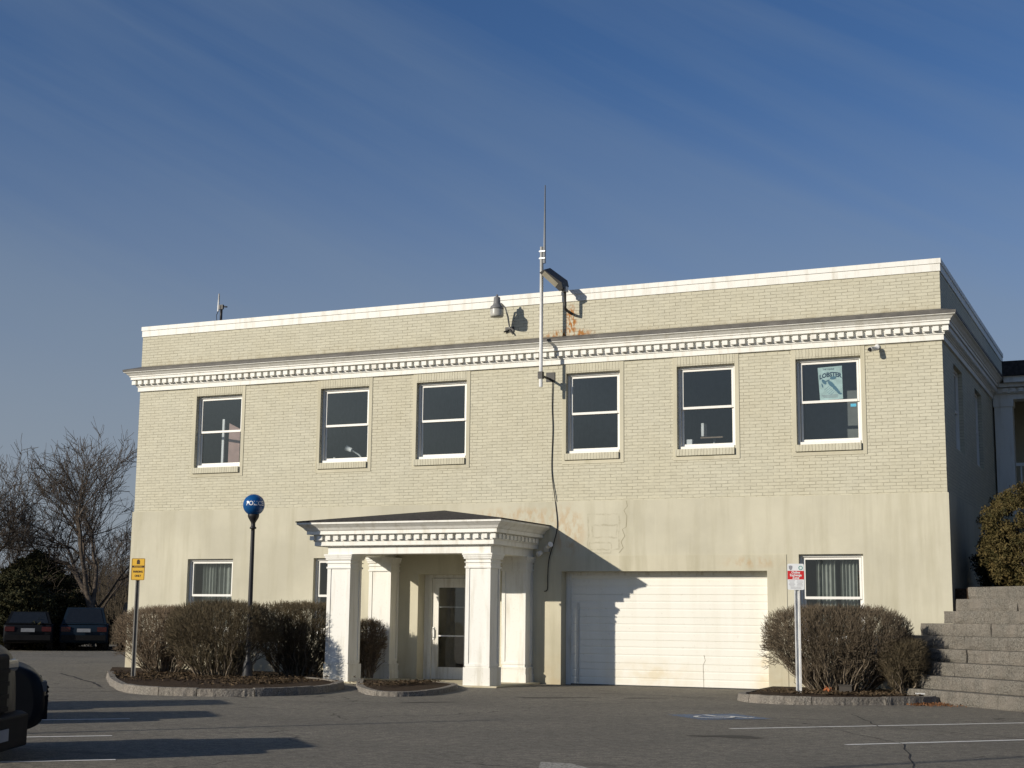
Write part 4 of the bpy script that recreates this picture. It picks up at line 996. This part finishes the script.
# tall radio mast on a wall bracket
mx, my = -13.25, D-.52
ma = thing('radio_mast', 'slim white radio mast on a wall bracket rising above the roofline', 'antenna', (mx, my, 6.9))
MB().tube([(mx,my,6.80),(mx,my,10.15)], .042, 10).build('pole', M['whitemetal'], ma)
MB().tube([(mx+.07,my,9.75),(mx+.07,my,10.3),(mx+.075,my,11.65)], [.035,.028,.012], 8).build('whip_antenna', simple('grey_fibreglass', (0.25,0.26,0.27)), ma)
mb = MB()
for z in (9.85, 10.02): mb.box(mx-.05, mx+.10, my-.05, my+.02, z, z+.03)
mb.build('clamp', M['galv'], ma)
mb = MB(); mb.tube([(mx,my,7.07),(mx,D-.03,7.07)], .03, 8); mb.box(mx-.055, mx+.055, my-.06, my+.06, 7.0, 7.16); mb.box(mx-.08, mx+.14, D-.02, D-.002, 7.0, 7.22); mb.build('bracket', M['iron'], ma)
# cable down the wall
cb = [(-13.16,D-.03,7.04),(-13.17,D-.02,6.4),(-13.15,D-.02,5.85),(-13.17,D-.02,4.9),(-13.07,D-.04,4.2),(-13.01,D-.05,3.63),(-13.08,D-.06,3.25),(-13.20,D-.07,2.85),(-13.23,D-.08,2.45),(-13.24,D-.07,2.15),(-13.32,D-.07,2.10)]
cs = []
for i in range(len(cb)-1):
    p0, p1, p2, p3 = [Vector(cb[max(0,min(len(cb)-1,j))]) for j in (i-1,i,i+1,i+2)]
    for k in range(6): t = k/6; cs.append(.5*((2*p1)+(p2-p0)*t+(2*p0-5*p1+4*p2-p3)*t*t+(3*p1-p0-3*p2+p3)*t**3))
cs.append(Vector(cb[-1]))
mb = MB(); mb.tube(cs, .0105, 6); tag(mb.build('cable', M['black'], loc=(-13.16,D-.02,2.1)), 'loose black cable hanging from the mast bracket to beside the garage', 'cable')
# floodlight
fx = -12.72; fyy = D-.36
FL = thing('floodlight', 'rectangular floodlight tilted on a dark pipe above the roof coping', 'floodlight', (fx, D, 8.6))
MB().tube([(fx+.03,D-.005,8.60),(fx,D-.2,8.63),(fx,fyy,8.66),(fx,fyy,8.75),(fx,fyy,9.12)], .035, 8).build('arm', M['iron'], FL)
u = Vector((-.62,-.20,.62)).normalized(); vv = Vector((.0,-1,-.33)); vv = (vv-vv.project(u)).normalized(); ww = u.cross(vv)
o = Vector((fx,fyy,9.16))-vv*.20-ww*.09
mb = MB(); ppts = [o, o+u*.66, o+u*.62+ww*.13, o+u*.10+ww*.19, o-u*.02+ww*.10]; mb.prism(ppts, vv*.40); mb.build('lamp_housing', M['iron'], FL)
mb = MB(); mb.obox(o+u*.10+vv*.04-ww*.006, u*.48, vv*.32, ww*.004); mb.obox(o+u*.14+vv*.402, u*.44, vv*.004, ww*.12); mb.build('lens', simple('dusty_lens', (0.30,0.27,0.20), .4, .5), FL)
mb = MB(); mb.box(fx-.06, fx+.06, fyy-.07, fyy+.07, 9.05, 9.17); mb.build('swivel', M['galv'], FL)
# gooseneck wall lamp
lx, ly = -14.40, D-.52
WL = thing('wall_lamp', 'gooseneck wall lamp with ribbed clear globe high on the brick parapet', 'wall lamp', (-14.3, D, 8.35))
MB().tube([(-14.28,D-.005,8.36),(-14.28,D-.06,8.40),(-14.29,D-.12,8.62),(-14.32,D-.22,8.83),(-14.36,D-.36,8.90),(lx,ly,8.86)], .022, 8).build('arm', M['galv'], WL)
mb = MB(); mb.box(-14.40,-14.18,D-.03,D-.003,8.27,8.39); mb.tube([(-14.42,D-.05,8.27),(-14.28,D-.06,8.33),(-14.18,D-.05,8.2)], .02, 6); mb.build('mount', M['iron'], WL)
mb = MB(); mb.lathe((lx,ly,0), [(.0,9.10),(.02,9.09),(.035,9.04),(.075,9.02),(.085,8.88),(.10,8.84),(.15,8.80),(.165,8.76),(.165,8.73),(.0,8.73)], 20); mb.build('lamp_head', simple('grey_cast_metal', (0.17,0.17,0.17), .5, .4), WL)
mb = MB(); mb.lathe((lx,ly,0), [(.158,8.729),(.165,8.70),(.158,8.67),(.165,8.64),(.158,8.61),(.163,8.58),(.150,8.545),(.0,8.54)], 20); mb.build('globe', simple('ribbed_lens', (0.42,0.41,0.37), .3, .6), WL)
# rooftop antenna
ax_, ay = -22.75, D+.1
RA = thing('roof_antenna', 'short white rod antenna on a black stub at the far left of the roof edge', 'antenna', (ax_, ay, ZT))
MB().tube([(ax_,ay,ZT),(ax_,ay,9.60)], .035, 8).build('stub_post', M['black'], RA)
mb = MB(); mb.box(ax_-.07, ax_+.06, ay-.03, ay+.03, 9.50, 9.62); mb.tube([(ax_+.05,ay,9.57),(ax_+.18,ay,9.55)], .02, 6); mb.build('bracket', M['black'], RA)
MB().tube([(ax_-.10,ay,9.45),(ax_-.09,ay,9.93)], [.028,.018], 8).build('rod', M['whitemetal'], RA)
MB().tube([(ax_-.10,ay,9.45),(ax_-.15,ay,9.35),(ax_-.13,ay,9.2),(ax_-.03,ay,9.19)], .010, 5).build('lead', M['black'], RA)
# security camera
SC = thing('security_camera', 'small white security camera under the cornice near the right corner', 'security camera', (-5.6, D, 7.33))
mb = MB(); mb.lathe((-5.60,D,7.335), [(.0,-.03),(.055,-.03),(.06,-.002)], 14, 'y'); mb.tube([(-5.60,D-.02,7.335),(-5.61,D-.10,7.33),(-5.64,D-.13,7.28)], .02, 8); mb.build('mount', M['whitemetal'], SC)
MB().tube([(-5.58,D-.10,7.29),(-5.70,D-.30,7.235)], [.05,.055], 12).build('body', M['whitemetal'], SC)
MB().tube([(-5.7005,D-.301,7.2348),(-5.72,D-.325,7.228)], [.048,.040], 12).build('lens', M['black'], SC)
# twin spotlight by the porch
TW = thing('spotlight_pair', 'pair of small grey spotlights on the wall under the porch eave', 'light fixture', (-13.2, D, 3.05))
mb = MB(); mb.box(-13.33,-13.20,SY-.06,SY-.002,3.00,3.12); mb.build('junction_box', M['galv'], TW)
MB().tube([(-13.22,SY-.10,3.12),(-13.10,SY-.20,3.17)], [.05,.065], 10).build('spotlight', M['whitemetal'], TW)
MB().tube([(-13.36,SY-.10,2.99),(-13.44,SY-.18,2.94)], [.05,.065], 10).build('spotlight', M['whitemetal'], TW)
# door buzzer
mb = MB(); mb.box(-15.27,-15.20,SY-.03,SY-.002,2.22,2.40); tag(mb.build('door_camera', M['black'], loc=(-15.23,SY,2.3)), 'small black box mounted above the right of the entrance door', 'door camera')

# window contents
py_ = D+.148
pst = thing('lobster_poster', 'pale teal poster headed LOBSTER behind the upper pane of the rightmost window', 'poster', (-6.64, py_, 6.25))
pa = MB(); P4 = [(-6.935,6.98),(-6.405,7.00),(-6.395,6.27),(-6.895,6.25)]
pa.prism([(x, D+.139+.020, z) for x, z in P4], (0,.002,0)); pa.build('sheet', simple('pale_teal_paper', (0.50,0.64,0.60), .7, .2, 0, .15, 8), pst)
M['pink_ink'] = simple('dark_teal_ink', (0.03,0.07,0.10), .7)
yq = D+.156
text_mb('LOBSTER', .135, fn=lambda x, y: Vector((-6.66+x, yq, 6.815+y-.9*x*x*(-1)*-.9+.035*x)), sx=.88, bold=.006).build('lettering', M['pink_ink'], pst)
text_mb('THE MAINE', .05, fn=lambda x, y: Vector((-6.70+x, yq, 6.935+y)), sx=1).build('lettering', M['pink_ink'], pst)
lo = MB()
def ell(mb, cx, cz, a, b, rot, y): mb.add([(cx+a*math.cos(t)*math.cos(rot)-b*math.sin(t)*math.sin(rot), y, cz+a*math.cos(t)*math.sin(rot)+b*math.sin(t)*math.cos(rot)) for t in [R(k*30) for k in range(12)]], [tuple(range(12))])
for i, (cx, cz, a, b, r_) in enumerate([(-6.64,6.60,.10,.045,-.8),(-6.57,6.52,.05,.04,-.8),(-6.53,6.475,.045,.036,-.8),(-6.495,6.43,.04,.03,-.8),(-6.46,6.39,.045,.022,-.3),(-6.80,6.66,.07,.035,-.9),(-6.60,6.74,.07,.035,.1),(-6.73,6.68,.06,.012,.4),(-6.84,6.58,.05,.012,-1.3)]): ell(lo, cx, cz, a, b, r_, yq-.0004*i)
for k in range(5):
    lo.quad((-6.70+.03*k,yq+.001,6.56-.03*k),(-6.69+.03*k,yq+.001,6.56-.03*k),(-6.79+.03*k,yq+.001,6.48-.03*k),(-6.80+.03*k,yq+.001,6.48-.03*k))
lo.build('lobster_drawing', simple('mid_teal_ink', (0.09,0.20,0.26), .7), pst)
mb = MB()
for i, z in enumerate((6.36,6.335,6.31)): mb.quad((-6.86+.02*i,yq,z),(-6.50+.0*i,yq,z),(-6.50,yq,z+.008),(-6.86+.02*i,yq,z+.008))
mb.build('small_print', M['greyink'], pst)
stk = MB(); stk.box(-6.235,-6.115,D+.158,D+.160,6.085,6.15); tag(stk.build('window_sticker', simple('blue_sticker', (0.10,0.42,0.60)), loc=(-6.17,D+.16,6.1)), 'small bright blue sticker in the lower pane of the rightmost window', 'sticker')
mb = MB(); mb.box(-9.96,-9.83,D+.205,D+.30,5.40,5.52); tag(mb.build('small_box', M['whitemetal'], loc=(-9.9,D+.25,5.40)), 'small white box on the sill of the second window from the right', 'box')
DC = thing('desk_monitor', 'computer monitor arm and shelf seen through the second window from the right', 'monitor', (-9.4,D+.7,5.3))
MB().box(-9.70,-9.64,D+.5,D+.75,5.62,5.92).build('screen', M['whitemetal'], DC); MB().box(-9.72,-9.20,D+.5,D+.9,5.57,5.60).build('shelf', simple('brown_board', (0.25,0.19,0.14)), DC); MB().tube([(-9.45,D+.7,4.4),(-9.45,D+.7,5.57)], .03, 6).build('stand', M['whitemetal'], DC)
LA = thing('desk_lamp', 'white desk lamp leaning inside the second window from the left', 'desk lamp', (-18.5,D+.5,5.2))
MB().tube([(-18.95,D+.35,5.68),(-18.80,D+.37,5.62)], [.075,.05], 10).build('lamp_shade', M['whitemetal'], LA); MB().tube([(-18.80,D+.37,5.62),(-18.60,D+.40,5.50),(-18.45,D+.45,5.32),(-18.40,D+.5,4.4)], .02, 6).build('arm', M['whitemetal'], LA)
mb = MB(); mb.tube([(-19.20,D+.22,5.36),(-19.20,D+.22,5.44)], [.04,.03], 8); tag(mb.build('white_cup', M['whitemetal'], loc=(-19.2,D+.22,5.36)), 'tiny white cup on the sill of the second window from the left', 'cup')
OB = thing('folding_screen', 'pinkish panel with a white pole seen inside the leftmost upper window', 'panel', (-22.6,D+.8,4.6))
MB().add([(-22.66,D+.55,5.0),(-22.38,D+.65,5.0),(-22.38,D+.65,6.35),(-22.66,D+.55,6.50)], [(0,1,2,3)]).build('panel', simple('dusty_pink', (0.62,0.42,0.36)), OB)
MB().box(-22.81,-22.745,D+.45,D+.5,5.0,6.6).build('pole', M['whitemetal'], OB)

# litter in the right bed
mb = MB(); mb.obox((-4.55,28.75,.155),(.50,.10,0),(-.06,.20,0),(0,0,.02)); tag(mb.build('white_board', M['whitemetal'], loc=(-4.5,28.8,.15)), 'flat white board lying at the right end of the kerbed bed', 'board')
mb = MB(); mb.box(-5.98,-5.74,28.65,28.85,.12,.28); mb.box(-6.0,-5.72,28.63,28.87,.28,.295); tag(mb.build('utility_box', simple('grey_plastic', (0.055,0.048,0.040)), loc=(-5.86,28.7,.12)), 'small dark utility box low under the right shrub', 'utility box')
rnd = random.Random(9); mb = MB(); leaf_clump(mb, Vector((-6.18,28.62,.17)), .10, 36, .045, rnd, .5); tag(mb.build('orange_leaves', simple('orange_leaves', (0.38,0.12,0.04)), loc=(-6.2,28.5,.15)), 'small heap of orange leaves at the foot of the right shrub', 'leaves', kind='stuff')
mb = MB()
for i in range(500):
    p = Vector((-4.5+rnd.gauss(.25,.28), 27.75+rnd.gauss(.30,.22), .012+abs(rnd.gauss(0,.012)))); leaf_clump(mb, p, .02, 1, .03, rnd, .3)
tag(mb.build('fallen_leaves', simple('rust_leaves', (0.17,0.075,0.03)), loc=(-4.2,28,0)), 'drift of rust-brown leaves against the lowest granite block', 'leaves', kind='stuff')

# ------------------------------------------------------------------ vehicles
def car_paint(name, c, rough=.25):
    m = NT(name, rough+.15, .2); m.col(m.mix(m.ramp(m.noise(3,3), .3, .7), c, tuple(x*1.15 for x in c))); m.b.inputs['Coat Weight'].default_value = .04; m.b.inputs['IOR'].default_value = 1.25; return m.m
M['tyre'] = simple('tyre_rubber', (0.02,0.02,0.02), .85, .2); M['rim'] = simple('alloy_rim', (0.35,0.35,0.36), .35, .5, .7); M['carglass'] = simple('tinted_car_glass', (0.012,0.014,0.016), .08, .6)
M['tail'] = simple('red_lamp_lens', (0.05,0.006,0.006), .25, .5); M['head'] = simple('clear_lamp_lens', (0.10,0.105,0.11), .15, .8); M['plastic'] = simple('black_plastic', (0.012,0.012,0.013), .6, .3)
M['plastic'].node_tree.nodes['Principled BSDF'].inputs['IOR'].default_value = 1.15; M['head'].node_tree.nodes['Principled BSDF'].inputs['IOR'].default_value = 1.3
M['plate'] = simple('licence_plate_white', (0.22,0.23,0.25), .5)
def loft(mb, prof, W, insets=((-1,.10),(-.97,.03),(-.85,0),(.85,0),(.97,.03),(1,.10))):
    n = len(prof); cx = sum(p[0] for p in prof)/n; cz = sum(p[1] for p in prof)/n; vs = []
    for s, ins in insets:
        for x, z in prof:
            dx, dz = x-cx, z-cz; L_ = math.hypot(dx, dz) or 1; k = max(0, L_-ins)/L_
            vs.append((cx+dx*k, s*W/2, cz+dz*k))
    m = len(insets)
    mb.add(vs, [(i*n+j, i*n+(j+1)%n, (i+1)*n+(j+1)%n, (i+1)*n+j) for i in range(m-1) for j in range(n)] + [tuple(range(n-1,-1,-1)), tuple((m-1)*n+j for j in range(n))])
def wheel(parent, x, y, r, side):
    t = MB(); t.lathe((x,y,r), [(r*.62,-.11),(r*.90,-.12),(r,-.08),(r,.08),(r*.90,.12),(r*.62,.11)], 28, 'y'); w_ = t.build('wheel', M['tyre'], parent)
    q = MB(); o = side*.085; q.lathe((x,y,r), [(0,o),(r*.14,o*1.1),(r*.18,o*.8)], 16, 'y'); 
    q.lathe((x,y,r), [(r*.56,o*1.1),(r*.64,o*1.15),(r*.64,-o)], 28, 'y')
    for k in range(5):
        a = 2*math.pi*k/5; d = Vector((math.cos(a),0,math.sin(a))); e = Vector((-math.sin(a),0,math.cos(a)))*r*.09
        c = Vector((x,y+o*.85,r)); q.obox(c+d*r*.12-e, d*r*.48, e*2, (0,side*.02,0))
    q.build('rim', M['rim'], w_); return w_
def vehicle(name, label, cat, loc, rz, paint, kind='suv', L_=4.7, W=1.86, H=1.72, group=None):
    root = thing(name, label, cat, loc, group, rz); WO[root.name] = Vector((0,0,0))
    r = .36 if kind == 'suv' else .41; hb = 1.02 if kind == 'suv' else 1.34; cl = .27 if kind == 'suv' else .42
    xf, xr = L_/2, -L_/2; wf, wr = xf-.92, xr+1.0
    def arch(cx): return [(cx-(r+.07)*math.cos(t), r+(r+.07)*math.sin(t)) for t in [R(k) for k in range(15, 166, 15)]]
    low = [(xr+.05,cl+.05)] + [(wr-r-.09,cl)] + arch(wr) + [(wr+r+.09,cl)] + [(wf-r-.09,cl)] + arch(wf) + [(wf+r+.09,cl),(xf-.08,cl+.06),(xf,.50),(xf-.02,hb-.28),(xf-.10,hb-.12),(xf-.40,hb-.02),(xf-1.25,hb+.08),(xr+.10,hb+.05),(xr+.02,hb-.10),(xr,.62)]
    for _ in range(2):                       # round the corners of the side profile
        cut = []
        for i in range(len(low)):
            (ax_, az_), (bx2, bz2) = low[i], low[(i+1) % len(low)]
            cut += [(ax_*.75+bx2*.25, az_*.75+bz2*.25), (ax_*.25+bx2*.75, az_*.25+bz2*.75)]
        low = cut
    b = MB(); loft(b, low, W, ((-1,.14),(-.985,.08),(-.95,.035),(-.88,.01),(-.7,0),(.7,0),(.88,.01),(.95,.035),(.985,.08),(1,.14))); b.smooth = [len(f) == 4 for f in b.f]; body = b.build('body', paint, root)
    # cabin
    cbn = MB(); g = MB()
    x1, x2, x3, x4 = (xf-1.25, xf-2.0, xr+.35, xr+.08) if kind == 'suv' else (xf-1.35, xf-2.05, xf-3.75, xf-3.95)
    z0 = hb+.03
    def sect(x, z, hw): return [(x,-hw,z),(x,hw,z)]
    hw0, hw1 = W/2-.06, W/2-.24
    vs = [(x1,-hw0,z0),(x1,hw0,z0),(x2,-hw1,H-.03),(x2,hw1,H-.03),(x2-.5,-hw1,H),(x2-.5,hw1,H),(x3,-hw1,H-.02),(x3,hw1,H-.02),(x4,-hw0,z0),(x4,hw0,z0)]
    cbn.add(vs, [(0,1,3,2),(2,3,5,4),(4,5,7,6),(6,7,9,8),(0,2,4,6,8),(9,7,5,3,1)]); cbn.build('cabin', paint, root)
    def lerp(a, b_, t): return Vector(a).lerp(Vector(b_), t)
    def pane(a, b_, c, d, off):
        q = MB(); cc = (Vector(a)+Vector(b_)+Vector(c)+Vector(d))/4
        q.quad(*[Vector(off)+cc+(Vector(p)-cc)*.86 for p in (a,b_,c,d)]); q.build('window', M['carglass'], root)
    pane(vs[0], vs[1], vs[3], vs[2], (.012,0,.008)); pane(vs[8], vs[9], vs[7], vs[6], (-.012,0,.006))
    for s, i0 in ((-1,0),(1,1)):
        lo_a, lo_b, hi_a, hi_b = Vector(vs[i0]), Vector(vs[8+i0]), Vector(vs[2+i0]), Vector(vs[6+i0])
        for t0, t1 in ((.02,.36),(.39,.68),(.71,.97)) if kind == 'suv' else ((.04,.5),(.54,.97)):
            pane(lo_a.lerp(lo_b,t0), lo_a.lerp(lo_b,t1), hi_a.lerp(hi_b,t1), hi_a.lerp(hi_b,t0), (0,s*.010,.004))
    for x in (wf, wr):
        for s in (-1, 1): wheel(root, x, s*(W/2-.13), r, s)
    for s in (-1, 1): MB().box(xf-2.0, xf-1.78, min(s*(W/2),s*(W/2+.2)), max(s*(W/2),s*(W/2+.2)), hb+.05, hb+.22).build('side_mirror', M['plastic'], root)
    for s in (-1, 1):
        ya, yb = sorted((s*(W/2-.06), s*(W/2-.42)))
        MB().box(xr-.02, xr+.06, ya, yb, hb-.26, hb-.08).build('taillight', M['tail'], root)
        MB().box(xf-.16, xf-.02, ya, yb, hb-.32, hb-.22).build('headlight', M['head'], root)
    MB().box(xr-.08, xr+.1, -W/2+.08, W/2-.08, .42, .62).build('rear_bumper', M['plastic'], root); MB().box(xf-.10, xf+(.05 if kind != 'suv' else .0), -W/2+.10, W/2-.10, .42, .66).build('front_bumper', M['plastic'], root)
    gz0, gdz, gx = (.70, .10, xf) if kind != 'suv' else (.56, .045, xf-.012)
    q = MB(); q.box(gx-.05, gx+.02, -W/2+.45, W/2-.45, gz0, hb-.17 if kind != 'suv' else .74); grl = q.build('grille', M['plastic'], root)
    q = MB()
    for k in range(4): MB().box(gx+.02, gx+.032, -W/2+.48, W/2-.48, gz0+.02+k*gdz, gz0+.02+.35*gdz+k*gdz).build('bar', M['plastic'], grl)
    MB().box(xr-.10, xr-.085, -.26, .26, hb-.28, hb-.14).build('licence_plate', M['plate'], root)
    for s in (-1, 1):
        for x in (xf-2.2, xf-3.2): MB().box(x, x+.2, min(s*W/2, s*(W/2+.02)), max(s*W/2, s*(W/2+.02)), hb-.10, hb-.07).build('door_handle', M['iron'], root)
    return root
dk = car_paint('black_car_paint', (0.008,0.009,0.011)); db = car_paint('dark_blue_car_paint', (0.010,0.018,0.030)); dg = car_paint('dark_grey_car_paint', (0.018,0.019,0.020))
BG = R(128)
vehicle('parked_suv', 'dark blue parked SUV seen from behind, in the middle of the far cars', 'car', (-41.25,49.05,0), R(128), db, group='cars parked beyond the car park')
vehicle('parked_suv', 'dark grey SUV partly hidden by the building corner shrub', 'car', (-39.9,50.9,0), R(128), dg, H=1.95, group='cars parked beyond the car park')
vehicle('parked_suv', 'black parked car half hidden behind the evergreens', 'car', (-42.7,47.5,0), R(128), dk, H=1.55, group='cars parked beyond the car park')
# nose-in row at the left
HA = math.atan2(.69, .72); ha = Vector((math.cos(HA), math.sin(HA), 0)); hl = Vector((-math.sin(HA), math.cos(HA), 0))
def pickup(front, label, paint, rz=HA, group='vehicles parked in the left row'):
    c = Vector(front) - Vector((math.cos(rz), math.sin(rz), 0))*2.75
    t = vehicle('pickup_truck', label, 'pickup truck', (c.x, c.y, 0), rz, paint, 'pickup', 5.5, 2.0, 2.02, group)
    return t
p1 = pickup((-8.35,8.81,0), 'black pickup truck nearest the photographer, cut off by the left photo edge', dk, R(26))
b = MB(); X_ = 2.75
b.prism([(X_-.16,-.98,.44),(X_+.02,-.98,.44),(X_+.14,-.70,.44),(X_+.14,.70,.44),(X_+.02,.98,.44),(X_-.16,.98,.44)],(0,0,.26)); b.box(X_-.1,X_+.12,-.62,-.5,.69,.73)
hbm = b.build('heavy_bumper', M['plastic'], p1); MB().box(X_+.145,X_+.155,-.16,.16,.52,.61).build('front_plate', M['plate'], p1)
for o_b in [x for x in bpy.data.objects if x.parent == p1 and x.name.split('.')[0] in ('heavy_bumper','front_bumper','headlight','grille')]:
    md = o_b.modifiers.new('bevel', 'BEVEL'); md.width = .035; md.segments = 3
c = Vector((-11.19,12.70,0)) - ha*2.35
vehicle('parked_suv', 'black SUV whose rounded nose shows just behind the pickup', 'car', (c.x, c.y, 0), HA, dk, H=1.85, group='vehicles parked in the left row')
for (x, y, h_, lab) in ((-17.7,17.6,2.45,'tall dark grey van, farthest in the left row and outside the frame'), (-15.25,16.1,1.95,'black van behind the black SUV, outside the frame')):
    c = Vector((x,y,0)) - ha*2.35
    vehicle('parked_van', lab, 'van', (c.x, c.y, 0), HA, dg if h_ > 2.4 else dk, H=h_, group='vehicles parked in the left row')
# tall evergreens added out of view to block open sky from the side wall
for (x, y, h_, sd_, lab) in ((5.5,29.5,10.0,51,'big unseen evergreen added to shade the side wall, nearest the car park'),(6.5,34.5,11.0,52,'biggest of the unseen evergreens added to shade the side wall'),(3.8,38.2,9.0,53,'unseen evergreen added as shade close in front of the side wing porch')):
    root = thing('evergreen_tree', lab, 'tree', (x, y, 0), 'unseen evergreens added to shade the side wall'); rn_ = random.Random(sd_); mb = MB()
    MB().tube([(x,y,0),(x,y,h_*.95)], [.25,.04], 8).build('trunk', M['barkdark'], root)
    for i in range(420):
        t = rn_.random(); a = rn_.uniform(0,6.283); rad = 3.0*(1-t)**.7*rn_.uniform(.3,1)
        leaf_clump(mb, Vector((x+rad*math.cos(a), y+rad*math.sin(a), h_*(.05+.93*t))), .5, 26, .16, rn_, .6)
    mb.build('foliage', M['conifer'], root)
# lot poles left of the view; their thin shadows cross the asphalt
for x, y, h, lab in ((-18.3,7.8,5.5,'slim steel lot pole left of the pickup truck'), (-13.5,1.7,8.0,'tall steel lot pole behind the photographer')):
    t_ = thing('lot_pole', lab, 'pole', (x,y,0)); MB().tube([(x,y,0),(x,y,h)], [.07,.045], 10).build('post', M['galv'], t_); MB().lathe((x,y,0), [(.15,0),(.15,.06),(.08,.08),(.08,.0)], 12).build('base', M['iron'], t_)
